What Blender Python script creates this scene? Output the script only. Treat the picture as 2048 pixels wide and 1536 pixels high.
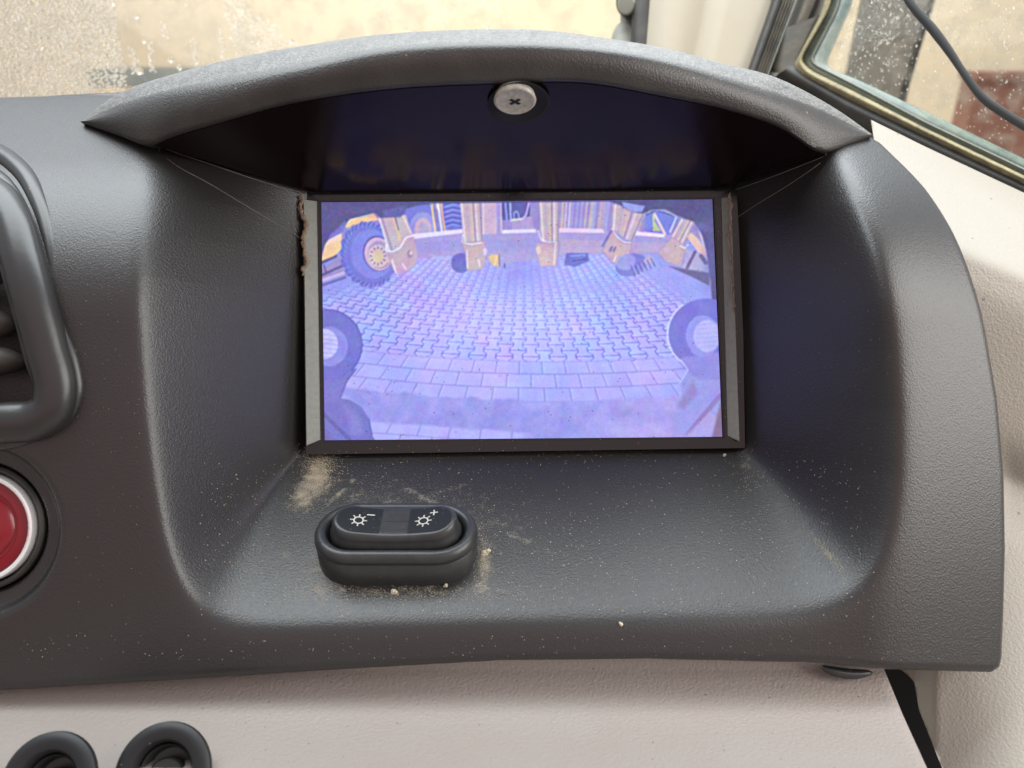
import bpy, math, random
import numpy as np
random.seed(7); rng = np.random.default_rng(7)
for o in list(bpy.data.objects): bpy.data.objects.remove(o)
S = bpy.context.scene
COL = S.collection
# ---------------------------------------------------------------- frame
# rig frame in mm: x right, u up along the display, n out of the display towards the operator; the display is pitched back 25 deg
FPX, CAMN = 1547.0, 300.0
PITCH = math.radians(25); CP, SP = math.cos(PITCH), math.sin(PITCH)
ORG = np.array([0.0, 0.0, 2.30])          # display region above the yard, metres
def W(p):
    p = np.asarray(p, float); x, u, n = p[..., 0], p[..., 1], p[..., 2]
    return np.stack([x, u*SP - n*CP, u*CP + n*SP], -1)*0.001 + ORG
def P(px, py, n):
    px, py, n = np.broadcast_arrays(np.asarray(px, float), np.asarray(py, float), np.asarray(n, float))
    k = (CAMN - n)/FPX
    return np.stack([(px-1024)*k, (768-py)*k, n], -1)
# ---------------------------------------------------------------- camera
cd = bpy.data.cameras.new('camera'); cam = bpy.data.objects.new('camera', cd); COL.objects.link(cam)
cam.location = W([0, 0, CAMN]); cam.rotation_euler = (math.radians(90) - PITCH, 0, 0)
cd.sensor_width = 36; cd.lens = 36*FPX/2048; cd.clip_start = 0.01; cd.clip_end = 400
cd.dof.use_dof = True; cd.dof.focus_distance = 0.285; cd.dof.aperture_fstop = 13.0
S.camera = cam
# ---------------------------------------------------------------- world: overcast daylight through the cab windows
wd = bpy.data.worlds.new('World'); S.world = wd; wd.use_nodes = True
nt = wd.node_tree; nt.nodes.clear()
wo = nt.nodes.new('ShaderNodeOutputWorld'); bg = nt.nodes.new('ShaderNodeBackground')
tc = nt.nodes.new('ShaderNodeTexCoord'); sep = nt.nodes.new('ShaderNodeSeparateXYZ')
nt.links.new(tc.outputs['Generated'], sep.inputs[0])
rz = nt.nodes.new('ShaderNodeValToRGB'); ry = nt.nodes.new('ShaderNodeValToRGB')
mz = nt.nodes.new('ShaderNodeMapRange'); my = nt.nodes.new('ShaderNodeMapRange')
for m_, s_ in ((mz, 'Z'), (my, 'Y')):
    m_.inputs[1].default_value = -1; m_.inputs[2].default_value = 1; nt.links.new(sep.outputs[s_], m_.inputs[0])
nt.links.new(mz.outputs[0], rz.inputs[0]); nt.links.new(my.outputs[0], ry.inputs[0])
def ramp(r, stops):
    e = r.color_ramp.elements
    while len(e) > 1: e.remove(e[0])
    e[0].position, e[0].color = stops[0][0], (*stops[0][1], 1)
    for p_, c_ in stops[1:]: q = e.new(p_); q.color = (*c_, 1)
# elevation: dark floor of the cab below, bright sky band, above
ramp(rz, [(0.0, (.22, .16, .155)), (.42, (.42, .32, .30)), (.52, (.50, .43, .41)), (.62, (.95, .98, 1.02)), (.85, (1.2, 1.28, 1.34)), (1.0, (.75, .80, .85))])
# front (+Y windscreen) bright, behind the operator dim
ramp(ry, [(0.0, (.95, .64, .60)), (.25, (.60, .50, .49)), (.5, (.60, .60, .61)), (.75, (1.1, 1.13, 1.16)), (1.0, (1.2, 1.2, 1.2))])
mx = nt.nodes.new('ShaderNodeMix'); mx.data_type = 'RGBA'; mx.blend_type = 'MULTIPLY'; mx.inputs[0].default_value = 1
nt.links.new(rz.outputs[0], mx.inputs[6]); nt.links.new(ry.outputs[0], mx.inputs[7])
nt.links.new(mx.outputs[2], bg.inputs[0]); bg.inputs[1].default_value = 1.0
nt.links.new(bg.outputs[0], wo.inputs[0])
def area(name, loc, target, sx, sy, power, col):
    l = bpy.data.lights.new(name, 'AREA'); l.shape = 'RECTANGLE'; l.size = sx; l.size_y = sy; l.energy = power; l.color = col
    o = bpy.data.objects.new(name, l); COL.objects.link(o); o.location = W(loc)
    d = W(target) - W(loc)
    from mathutils import Vector
    o.rotation_euler = Vector(d).to_track_quat('-Z', 'Y').to_euler(); return o
area('windscreen_light', (-60, 560, 95), (0, 0, 40), 1.0, .42, 10.0, (.90, .97, 1.0))
area('side_window_light', (560, 130, 330), (90, 0, 40), .42, .5, 4.6, (1.0, .98, .94))
yl = area('wall_fill_lamp', (0, 0, 0), (0, 0, 40), 14, 4, 1700, (1.0, .96, .86)); yl.location = (1, 8, 8.5)  # added lamp, unseen, only brightens the building wall
from mathutils import Vector
yl.rotation_euler = Vector((0, 10, -5.5)).to_track_quat('-Z', 'Y').to_euler()
S.view_settings.view_transform = 'Standard'; S.view_settings.look = 'None'; S.view_settings.exposure = 0; S.view_settings.gamma = 1
S.cycles.max_bounces = 10; S.cycles.transparent_max_bounces = 24; S.cycles.use_denoising = True
# ---------------------------------------------------------------- helpers
def s2l(c):
    c = np.asarray(c, float); return np.where(c <= .04045, c/12.92, ((c+.055)/1.055)**2.4)
def tag(o, label=None, cat=None, group=None, kind=None):
    if label: o['label'] = label
    if cat: o['category'] = cat
    if group: o['group'] = group
    if kind: o['kind'] = kind
    return o
def thing(name, at, label, cat, group=None):
    o = bpy.data.objects.new(name, None); COL.objects.link(o); o.location = W(at); o.empty_display_size = .01
    return tag(o, label, cat, group)
def mk(name, verts, faces, mat, parent=None, smooth=True, world=False, attr=None, sharp=None):
    v = np.asarray(verts, float).reshape(-1, 3); v = v if world else W(v)
    org = np.array(parent.matrix_basis.translation) if parent and parent.type == 'EMPTY' else None
    me = bpy.data.meshes.new(name)
    if parent is None: org = v.mean(0)
    elif org is None: org = np.array(parent['_org'])
    me.from_pydata((v-org).tolist(), [], faces if isinstance(faces, list) else faces.tolist()); 
    me.materials.append(mat)
    me.polygons.foreach_set('use_smooth', [smooth]*len(me.polygons))
    if attr:
        for an, arr in attr.items():
            if arr.ndim == 1:
                a = me.attributes.new(an, 'FLOAT', 'POINT'); a.data.foreach_set('value', arr.astype(np.float32))
            else:
                a = me.attributes.new(an, 'FLOAT_COLOR', 'POINT'); a.data.foreach_set('color', np.c_[arr, np.ones(len(arr))].astype(np.float32).ravel())
    me.update()
    if sharp: 
        try: me.set_sharp_from_angle(angle=math.radians(sharp))
        except Exception: pass
    o = bpy.data.objects.new(name, me); COL.objects.link(o)
    if parent is None: o.location = org
    else:
        o.parent = parent
    o['_org'] = org.tolist()
    return o
def gridfaces(nr, nc, closed=False):
    r, c = np.meshgrid(np.arange(nr-1), np.arange(nc if closed else nc-1), indexing='ij')
    c2 = (c+1) % nc
    return np.stack([r*nc+c, r*nc+c2, (r+1)*nc+c2, (r+1)*nc+c], -1).reshape(-1, 4)
def loft(name, rows, mat, parent=None, closed=False, flip=False, caps=False, **k):
    a = np.array(rows); f = gridfaces(a.shape[0], a.shape[1], closed)
    if flip: f = f[:, ::-1]
    fl = f.tolist()
    if caps:
        fl.append(list(range(a.shape[1]))); b = (a.shape[0]-1)*a.shape[1]; fl.append(list(range(b, b+a.shape[1])))
    return mk(name, a.reshape(-1, 3), fl, mat, parent, **k)
def catmull(pts, n):
    p = np.asarray(pts, float); d = np.r_[0, np.cumsum(np.linalg.norm(np.diff(p, axis=0), axis=1)+1e-9)]
    t = np.linspace(0, d[-1], n); m = np.gradient(p, d, axis=0) if len(p) > 2 else np.repeat((p[1:]-p[:-1])/d[-1], 2, 0)
    i = np.clip(np.searchsorted(d, t, 'right')-1, 0, len(p)-2); h = (d[i+1]-d[i]); s = ((t-d[i])/h)[:, None]; h = h[:, None]
    return (2*s**3-3*s**2+1)*p[i]+(s**3-2*s**2+s)*h*m[i]+(-2*s**3+3*s**2)*p[i+1]+(s**3-s**2)*h*m[i+1]
def tube(name, pts, r, mat, parent=None, seg=10, closed=False, ry=None, upv=(0, 0, 1), world=False):
    p = np.asarray(pts, float); n = len(p); T = np.gradient(p, axis=0) if not closed else np.roll(p, -1, 0)-np.roll(p, 1, 0)
    T /= np.linalg.norm(T, axis=1)[:, None]; up = np.array(upv, float)
    A = np.cross(T, up); A /= np.linalg.norm(A, axis=1)[:, None]+1e-12; B = np.cross(A, T)
    r = np.broadcast_to(r, n); rb = r if ry is None else np.broadcast_to(ry, n)
    th = np.linspace(0, 2*np.pi, seg, endpoint=False)
    V = p[:, None]+(A[:, None]*np.cos(th)[None, :, None])*r[:, None, None]+(B[:, None]*np.sin(th)[None, :, None])*rb[:, None, None]
    f = gridfaces(n+1 if closed else n, seg, True)
    if closed: f = f % (n*seg)
    fl = f.tolist()
    if not closed: fl += [list(range(seg)), list(range((n-1)*seg, n*seg))]
    return mk(name, V.reshape(-1, 3), fl, mat, parent, world=world)
def slab(name, poly, thick, mat, parent=None, axis=(0, 0, -1), bev=0.0, smooth=False, world=False):
    """prism: polygon in rig frame pushed back along axis, with an optional small rounded front edge"""
    p = np.asarray(poly, float); ax = np.array(axis, float); m = len(p)
    rows = []
    if bev:
        c = p.mean(0); nrm = ax/np.linalg.norm(ax)
        e1 = np.roll(p, -1, 0)-p; e0 = p-np.roll(p, 1, 0)
        n1 = np.cross(e1, nrm); n0 = np.cross(e0, nrm)
        n1 /= np.linalg.norm(n1, axis=1)[:, None]+1e-9; n0 /= np.linalg.norm(n0, axis=1)[:, None]+1e-9
        inw = n0+n1; inw /= np.linalg.norm(inw, axis=1)[:, None]+1e-9
        area2 = np.sum(np.cross(p, np.roll(p, -1, 0)), 0) @ nrm
        if np.mean(np.sum(inw*(c-p), 1)) < 0: inw = -inw
        for a in (0, .5, 1): 
            th = a*math.pi/2; rows.append(p+inw*bev*(1-math.sin(th))+ax*bev*(1-math.cos(th)))
    else: rows.append(p)
    rows.append(p+ax*thick)
    V = np.concatenate(rows); f = []
    for r in range(len(rows)-1):
        for i in range(m):
            j = (i+1) % m; f.append([r*m+i, r*m+j, (r+1)*m+j, (r+1)*m+i])
    f.append(list(range(m))); f.append(list(range((len(rows)-1)*m, len(rows)*m))[::-1])
    return mk(name, V, f, mat, parent, smooth=smooth, world=world, sharp=None)
def lathe(name, prof, c, nrm, mat, parent=None, seg=48, xax=(1, 0, 0), sx=1.0, sy=1.0, closed_top=True):
    """profile (r, h) about axis nrm at c; sx/sy stretch"""
    nrm = np.array(nrm, float); nrm /= np.linalg.norm(nrm); a = np.array(xax, float); a -= nrm*(a@nrm); a /= np.linalg.norm(a); b = np.cross(nrm, a)
    th = np.linspace(0, 2*np.pi, seg, endpoint=False)
    rows = [np.asarray(c)+r*(sx*np.cos(th)[:, None]*a+sy*np.sin(th)[:, None]*b)+h*nrm for r, h in prof]
    V = np.concatenate(rows); f = gridfaces(len(rows), seg, True).tolist()
    if closed_top: f.append(list(range((len(rows)-1)*seg, len(rows)*seg)))
    return mk(name, V, f, mat, parent, sharp=40)
def segdist(X, Y, poly, closed=True):
    p = np.asarray(poly, float); q = np.roll(p, -1, 0) if closed else p[1:]; pp = p if closed else p[:-1]
    d = np.full(X.shape, 1e9); inside = np.zeros(X.shape, bool)
    for (x0, y0), (x1, y1) in zip(pp, q):
        ex, ey = x1-x0, y1-y0; L = ex*ex+ey*ey+1e-12
        t = np.clip(((X-x0)*ex+(Y-y0)*ey)/L, 0, 1); d = np.minimum(d, (X-x0-t*ex)**2+(Y-y0-t*ey)**2)
        if closed:
            c = ((y0 > Y) != (y1 > Y)) & (X < (x1-x0)*(Y-y0)/((y1-y0) if abs(y1-y0) > 1e-12 else 1e-12)+x0); inside ^= c
    d = np.sqrt(d); return np.where(inside, -d, d) if closed else d
# ---------------------------------------------------------------- materials
def mat(name, base, rough=.5, dust_sheen_col=(.42, .37, .27), dscale=2300, metal=0., bump=None, spec=.5, noise=None, speck=None, emit=None, alpha=None, coat=0, dust_sheen=False, rvar=0):
    m = bpy.data.materials.new(name); m.use_nodes = True; t = m.node_tree; b = t.nodes['Principled BSDF']
    b.inputs['Base Color'].default_value = (*base, 1); b.inputs['Roughness'].default_value = rough; b.inputs['Metallic'].default_value = metal
    b.inputs['Specular IOR Level'].default_value = spec; b.inputs['Coat Weight'].default_value = coat
    co = t.nodes.new('ShaderNodeTexCoord'); L = t.links.new
    def N(scale, detail=3, rough_=.6):
        n = t.nodes.new('ShaderNodeTexNoise'); n.inputs['Scale'].default_value = scale; n.inputs['Detail'].default_value = detail; n.inputs['Roughness'].default_value = rough_
        L(co.outputs['Object'], n.inputs['Vector']); return n
    def R(inp, lo, hi, a=0., c=1.):
        r = t.nodes.new('ShaderNodeMapRange'); L(inp, r.inputs[0]); r.inputs[1].default_value = lo; r.inputs[2].default_value = hi; r.inputs[3].default_value = a; r.inputs[4].default_value = c; return r.outputs[0]
    def MIX(f, a, c):
        x = t.nodes.new('ShaderNodeMix'); x.data_type = 'RGBA'
        if isinstance(f, float): x.inputs[0].default_value = f
        else: L(f, x.inputs[0])
        for s, v in ((6, a), (7, c)):
            if isinstance(v, tuple): x.inputs[s].default_value = (*v, 1)
            else: L(v, x.inputs[s])
        return x.outputs[2]
    cur = tuple(base)
    if noise:                     # (scale, other colour, amount)
        cur = MIX(R(N(noise[0], 5).outputs[0], .35, .7, 0, noise[2]), cur, tuple(noise[1]))
    if speck:                     # (scale, colour, threshold) sparse specks
        v = t.nodes.new('ShaderNodeTexVoronoi'); v.inputs['Scale'].default_value = speck[0]; L(co.outputs['Object'], v.inputs['Vector'])
        wn = t.nodes.new('ShaderNodeSeparateColor'); L(v.outputs['Color'], wn.inputs[0])
        mm = t.nodes.new('ShaderNodeMath'); mm.operation = 'MULTIPLY'; L(R(v.outputs['Distance'], .12, .2, 1, 0), mm.inputs[0]); L(R(wn.outputs[0], speck[2], speck[2]+.02, 0, 1), mm.inputs[1])
        cur = MIX(mm.outputs[0], cur, tuple(speck[1]))
    rough_out = None
    if dust_sheen:
        at = t.nodes.new('ShaderNodeAttribute'); at.attribute_name = 'dust'
        n1 = N(dscale, 4, .8); n2 = N(dscale*.14, 3, .6)
        a1 = t.nodes.new('ShaderNodeMath'); a1.operation = 'ADD'; L(n1.outputs[0], a1.inputs[0]); L(at.outputs['Fac'], a1.inputs[1])
        a2 = t.nodes.new('ShaderNodeMath'); a2.operation = 'MULTIPLY_ADD'; L(n2.outputs[0], a2.inputs[0]); a2.inputs[1].default_value = .6; L(a1.outputs[0], a2.inputs[2])
        dm = R(a2.outputs[0], 1.02, 1.35, 0, .85); cur = MIX(dm, cur, tuple(dust_sheen_col))
        rough_out = R(dm, 0, 1, rough, .9)
    if not isinstance(cur, tuple): L(cur, b.inputs['Base Color'])
    if rvar:
        rr = R(N(rvar[0], 4).outputs[0], .3, .7, rough-rvar[1], rough+rvar[1]); 
        if rough_out is None: L(rr, b.inputs['Roughness'])
    if rough_out is not None: L(rough_out, b.inputs['Roughness'])
    if bump:                      # (scale, distance m, strength)
        n = N(bump[0], 2, .5); bp = t.nodes.new('ShaderNodeBump'); bp.inputs['Distance'].default_value = bump[1]; bp.inputs['Strength'].default_value = bump[2]
        vo = t.nodes.new('ShaderNodeTexVoronoi'); vo.feature = 'SMOOTH_F1'; vo.inputs['Scale'].default_value = bump[0]*.8; L(co.outputs['Object'], vo.inputs['Vector'])
        ad = t.nodes.new('ShaderNodeMath'); ad.operation = 'MULTIPLY_ADD'; L(vo.outputs['Distance'], ad.inputs[0]); ad.inputs[1].default_value = .7; L(n.outputs[0], ad.inputs[2])
        L(ad.outputs[0], bp.inputs['Height']); L(bp.outputs[0], b.inputs['Normal'])
    if emit: b.inputs['Emission Color'].default_value = (*emit[0], 1); b.inputs['Emission Strength'].default_value = emit[1]
    return m
M = {}
M['body'] = mat('grained_black_plastic', (.017, .015, .0148), .39, bump=(2000, .00014, .65), spec=.65, dust_sheen=True)
M['hood'] = mat('hood_black_plastic', (.021, .018, .017), .41, dust_sheen_col=(.36, .36, .345), dscale=9000, spec=.55, dust_sheen=True, bump=(1900, .00016, .7), noise=(60, (.05, .047, .04), .5), speck=(420, (.20, .17, .11), .965))
M['plate'] = mat('smooth_black_plate', (.006, .003, .003), .21, spec=.16, bump=(140, .00006, .4), rvar=(500, .06))
M['plate'].node_tree.nodes['Principled BSDF'].inputs['Specular Tint'].default_value = (1, .72, .66, 1)
M['strip'] = mat('grey_frame_plastic', (.22, .235, .21), .5, noise=(500, (.15, .15, .13), .5), speck=(900, (.03, .03, .03), .93))
M['bezel'] = mat('display_bezel_gloss', (.008, .008, .009), .18, speck=(1100, (.25, .22, .17), .90), rvar=(600, .08))
M['seam'] = mat('worn_seam_edge', (.085, .08, .07), .6, noise=(400, (.16, .14, .10), .7))
M['switch'] = mat('smooth_black_rubber', (.022, .023, .025), .36, noise=(300, (.04, .04, .037), .5), speck=(1000, (.22, .19, .12), .96))
M['cap'] = mat('rocker_cap_plastic', (.012, .014, .016), .30, speck=(1400, (.26, .23, .14), .86))
M['white'] = mat('white_print', (.42, .42, .38), .6)
M['dust'] = mat('dry_dust', (.46, .40, .28), .95, noise=(900, (.25, .2, .13), .8))
M['crumb'] = mat('pale_crumb', (.62, .57, .44), .9, noise=(1500, (.35, .3, .2), .7), bump=(2500, .0003, .8))
M['glue'] = mat('brown_glue', (.17, .115, .075), .5, noise=(700, (.30, .24, .17), .8), bump=(900, .0005, .8))
M['beige'] = mat('beige_grained_plastic', (.285, .243, .22), .5, bump=(1300, .0003, .7), speck=(600, (.12, .10, .09), .94), noise=(25, (.30, .268, .245), .5))
M['trim'] = mat('cream_grained_trim', (.31, .29, .25), .55, bump=(1300, .0003, .6), noise=(12, (.29, .26, .215), .6), speck=(300, (.07, .06, .05), .95))
M['pillar'] = mat('beige_pillar_trim', (.36, .325, .25), .6, noise=(15, (.31, .275, .205), .7), bump=(700, .0001, .3))
M['rubber'] = mat('black_rubber', (.018, .018, .018), .55, noise=(90, (.05, .045, .035), .8))
M['dirty'] = mat('dirty_dark_frame', (.06, .055, .045), .6, noise=(70, (.14, .12, .085), .8), bump=(300, .0004, .4))
M['yellow'] = mat('yellowed_sealant', (.34, .29, .16), .6, noise=(160, (.16, .14, .09), .9), bump=(500, .0006, .7))
M['greenedge'] = mat('green_glass_edge', (.10, .14, .125), .25, noise=(90, (.26, .29, .24), .8), rvar=(200, .1))
M['greyknob'] = mat('grey_bracket', (.25, .26, .22), .5, noise=(30, (.2, .2, .17), .5))
M['void'] = mat('unlit_cavity', (.004, .004, .005), .9)
M['chrome'] = mat('chrome_ring', (.92, .92, .92), .2, metal=.55)
M['red'] = mat('red_lens', (.20, .002, .009), .28, coat=.1)
M['screw'] = mat('zinc_screw', (.42, .40, .35), .5, metal=.2, noise=(700, (.22, .21, .17), .8))
M['cable'] = mat('black_cable', (.025, .028, .03), .45)
M['ventp'] = mat('vent_satin_plastic', (.022, .021, .021), .33, bump=(700, .0001, .25), speck=(600, (.2, .17, .12), .975))
M['ringp'] = mat('dark_ring_plastic', (.010, .010, .011), .5, spec=.4, speck=(900, (.2, .17, .12), .96))
M['louver'] = mat('louver_plastic', (.05, .047, .045), .6, noise=(200, (.12, .10, .075), .6))
M['wall'] = mat('cream_rendered_wall', (.80, .73, .60), .9, noise=(.7, (.77, .69, .55), .6))
M['ground'] = mat('pale_yard_ground', (.66, .62, .54), .9, noise=(.5, (.5, .46, .38), .8))
M['post'] = mat('grey_painted_post', (.24, .215, .18), .5)
M['redbox'] = mat('rusty_red_paint', (.24, .125, .10), .6, noise=(1.2, (.36, .15, .11), .6))
M['bluegrey'] = mat('blue_grey_paint', (.22, .26, .28), .6)
M['orange'] = mat('orange_paint', (.75, .42, .12), .5)
M['whitepaint'] = mat('pale_paint', (.8, .82, .75), .5)
def glassmat(name, tint, refl=.06, film=0.0, filmcol=(.8, .78, .7), scale=60):
    m = bpy.data.materials.new(name); m.use_nodes = True; t = m.node_tree; t.nodes.clear(); L = t.links.new
    out = t.nodes.new('ShaderNodeOutputMaterial'); tr = t.nodes.new('ShaderNodeBsdfTransparent'); tr.inputs[0].default_value = (*tint, 1)
    gl = t.nodes.new('ShaderNodeBsdfGlossy'); gl.inputs['Roughness'].default_value = .04
    fr = t.nodes.new('ShaderNodeFresnel'); fr.inputs[0].default_value = 1.45
    a = t.nodes.new('ShaderNodeMixShader'); fm = t.nodes.new('ShaderNodeMath'); fm.operation = 'MULTIPLY'; fm.inputs[1].default_value = .18; L(fr.outputs[0], fm.inputs[0]); L(fm.outputs[0], a.inputs[0]); L(tr.outputs[0], a.inputs[1]); L(gl.outputs[0], a.inputs[2])
    df = t.nodes.new('ShaderNodeBsdfTranslucent'); df.inputs[0].default_value = (*filmcol, 1)
    no = t.nodes.new('ShaderNodeTexNoise'); no.inputs['Scale'].default_value = scale; no.inputs['Detail'].default_value = 6
    co = t.nodes.new('ShaderNodeTexCoord'); L(co.outputs['Object'], no.inputs['Vector'])
    mr = t.nodes.new('ShaderNodeMapRange'); mr.inputs[1].default_value = .45; mr.inputs[2].default_value = .75; mr.inputs[4].default_value = film; L(no.outputs[0], mr.inputs[0])
    b = t.nodes.new('ShaderNodeMixShader'); L(mr.outputs[0], b.inputs[0]); L(a.outputs[0], b.inputs[1]); L(df.outputs[0], b.inputs[2]); L(b.outputs[0], out.inputs[0]); return m
M['wglass'] = glassmat('windscreen_glass', (.97, .98, .95), film=.25)
M['sglass'] = glassmat('side_glass', (.93, .95, .92), film=.30, filmcol=(.7, .66, .58), scale=120)
def dropmat():
    m = bpy.data.materials.new('water_drops'); m.use_nodes = True; t = m.node_tree; t.nodes.clear()
    out = t.nodes.new('ShaderNodeOutputMaterial'); g = t.nodes.new('ShaderNodeBsdfGlass'); g.inputs['IOR'].default_value = 1.13; g.inputs['Roughness'].default_value = .02
    t.links.new(g.outputs[0], out.inputs[0]); return m
M['drop'] = dropmat()
# ---------------------------------------------------------------- dash body surface: height n over (x, u)
def smax(a, b, k): return .5*(a+b+np.sqrt((a-b)**2+k*k))
def smin(a, b, k): return .5*(a+b-np.sqrt((a-b)**2+k*k))
U0, RB = 20.0, 62.0
def F0(x, u):
    s = np.maximum(u-U0, 0); q = np.maximum(x-110, 0); s1 = np.minimum(s, 58); return 60-s1*s1/(2*RB)-(s-s1)*58/RB-.34*(np.sqrt(q*q+196)-14)
def onF(px, py, F=F0, it=60):
    n = np.full(np.shape(px), 55.0)
    for _ in range(it): p = P(px, py, n); n = .5*n+.5*F(p[..., 0], p[..., 1])
    return P(px, py, n)
def PF(pts): a = np.array(pts, float); return onF(a[:, 0], a[:, 1])[:, :2]
outline = PF([(-420, 206), (-200, 196), (0, 187), (120, 183), (236, 179), (330, 168), (520, 165), (1000, 150), (1400, 178), (1600, 212), (1690, 240), (1765, 281), (1857, 374), (1911, 457),
              (1952, 557), (1983, 680), (2003, 800), (2016, 950), (2019, 1100), (2016, 1220), (2012, 1318), (2007, 1340), (1990, 1351), (1850, 1347), (1650, 1333), (1300, 1325), (1000, 1328), (700, 1345), (350, 1367), (0, 1387), (-420, 1410)])
eL = PF([(318, 180), (303, 290), (290, 380), (280, 460), (277, 550), (281, 680), (290, 800), (302, 920), (318, 1060), (335, 1180), (352, 1300)])
eR = PF([(1610, 200), (1668, 300), (1715, 400), (1752, 500), (1775, 600), (1790, 700), (1800, 820), (1805, 950), (1803, 1060), (1798, 1160), (1796, 1300)])
eF = PF([(300, 1262), (450, 1262), (700, 1254), (1000, 1248), (1400, 1246), (1700, 1246), (1850, 1247)])
XBL, XBR = -81.5, 88.5
btn = onF(-56., 1060.); BR = 174*240/1547
ventopen = PF([(-300, 420), (-25, 420), (0, 520), (72, 790), (60, 826), (30, 832), (-300, 838)])
def Hraw(x, u):
    F = F0(x, u)
    xl = np.interp(u, eL[::-1, 1], eL[::-1, 0]); xr = np.interp(u, eR[::-1, 1], eR[::-1, 0]); uf = np.interp(x, eF[:, 0], eF[:, 1])
    ub = -25.2+.012*x
    wl = F*(XBL-x)/(XBL-xl); wr = F*(x-XBR)/(xr-XBR); fl = F*(ub-u)/(ub-uf)
    base = np.full_like(x, -9.)
    mL = np.clip((wl+fl)/2+6, 0, 70); mR = np.clip((wr+fl)/2+8, 0, 70); kk = 1.6+.10*mL+.0085*mL**2; kr = 1.8+.30*mR+.0065*mR**2
    w = np.maximum(smax(wl, fl, kk), smax(wr, fl, kr)); w = smax(w, base, 1.0)
    return F, w
def H(x, u):
    F, w = Hraw(x, u)
    rb = np.hypot(x-btn[0], u-btn[1])
    dim = np.interp(rb, [0, 19.5, 20.2, 21, 25.2, 27.2, 29], [-22, -22, -6, -4.2, -3.2, -.6, 0]); F = F+dim
    dv = segdist(x, u, ventopen); F = F-28*np.clip(-dv/3+.2, 0, 1)
    n = smin(F, w, 4.2)
    d = segdist(x, u, outline); r = 3.5
    roll = np.where(d > -r, r-np.sqrt(np.maximum(r*r-np.clip(d+r, 0, r)**2, 0)), 0)
    return n-roll-np.maximum(d, 0)*14, d
xs = np.arange(-236, 172, .55); us = np.arange(-104, 128, .55)
X, Ug = np.meshgrid(xs, us); HN, D = H(X, Ug)
def Hs(x, u):
    i = np.clip((u-us[0])/.55, 0, len(us)-1.001); j = np.clip((x-xs[0])/.55, 0, len(xs)-1.001); a, b = i.astype(int), j.astype(int); fi, fj = i-a, j-b
    return HN[a, b]*(1-fi)*(1-fj)+HN[a+1, b]*fi*(1-fj)+HN[a, b+1]*(1-fi)*fj+HN[a+1, b+1]*fi*fj
def onH(px, py):
    px = np.atleast_1d(np.asarray(px, float)); py = np.atleast_1d(np.asarray(py, float)); hit = np.full(px.shape, np.nan)
    prev = None
    for n in np.arange(75, -6, -.4):
        p = P(px, py, np.full(px.shape, n)); g = n-Hs(p[:, 0], p[:, 1])
        if prev is not None:
            m = np.isnan(hit) & (prev > 0) & (g <= 0); hit[m] = n+.4*(-g[m])/(prev[m]-g[m]+1e-9)
        prev = g
    hit = np.where(np.isnan(hit), -1, hit); return P(px, py, hit)
# dust layer (stains with shapes of their own, plus a painted sky sheen at the top) in image-like coordinates of the body surface
k_ = (CAMN-HN)/FPX; PXg, PYg = 1024+X/k_, 768-Ug/k_
def gauss(cx, cy, sx, sy, a=0.):
    dx, dy = PXg-cx, PYg-cy; ca, sa = math.cos(a), math.sin(a); return np.exp(-((dx*ca+dy*sa)/sx)**2-((-dx*sa+dy*ca)/sy)**2)
dust = (  .45*gauss(637, 945, 26, 42, .1)+.36*gauss(600, 1000, 28, 55, .35)+.22*gauss(700, 990, 110, 30)+.30*gauss(640, 1140, 45, 42)+.34*gauss(800, 1182, 190, 14)
        + .38*gauss(968, 1130, 16, 50)+.18*gauss(880, 1010, 160, 60)+.22*gauss(1500, 950, 40, 90, -.5)+.36*gauss(1655, 1105, 12, 48, -.72)+.12*gauss(1000, 1090, 260, 90)
        + .16*gauss(375, 960, 16, 40)+.14*gauss(1000, 915, 420, 10)+.25*gauss(560, 1110, 60, 12)+.1*gauss(1050, 1060, 90, 30, .5)-.1)
for _ in range(70):
    cx_, cy_ = random.uniform(420, 1720), random.uniform(930, 1225); an = random.gauss(0, .5)
    dust = dust+random.uniform(.05, .2)*gauss(cx_, cy_, random.uniform(20, 90), random.uniform(1.5, 5), an)
for _ in range(24):
    dust = dust+random.uniform(.05, .16)*gauss(random.uniform(150, 1950), random.uniform(1275, 1320), random.uniform(10, 50), random.uniform(1.5, 4), random.gauss(0, .3))
dust = dust+.10*np.clip((Ug-58)/40, 0, 1)*(D < 0)  # paler towards the top: dust film with sky brightness put into the colour
dust = np.clip(np.where(dust > 0, dust*.88, dust)+.03, -.2, 1)
keep = D < 2.2; idx = -np.ones(X.shape, int); f = gridfaces(*X.shape); kf = keep.ravel()[f].all(1); f = f[kf]
used = np.unique(f); remap = -np.ones(X.size, int); remap[used] = np.arange(len(used))
dash = thing('dashboard_housing', (20, -100, 0), 'black grained plastic dashboard housing with a deep hooded recess around the display', 'dashboard')
mk('panel_body', np.stack([X, Ug, HN], -1).reshape(-1, 3)[used], remap[f], M['body'], dash, attr={'dust': dust.ravel()[used]})
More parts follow.
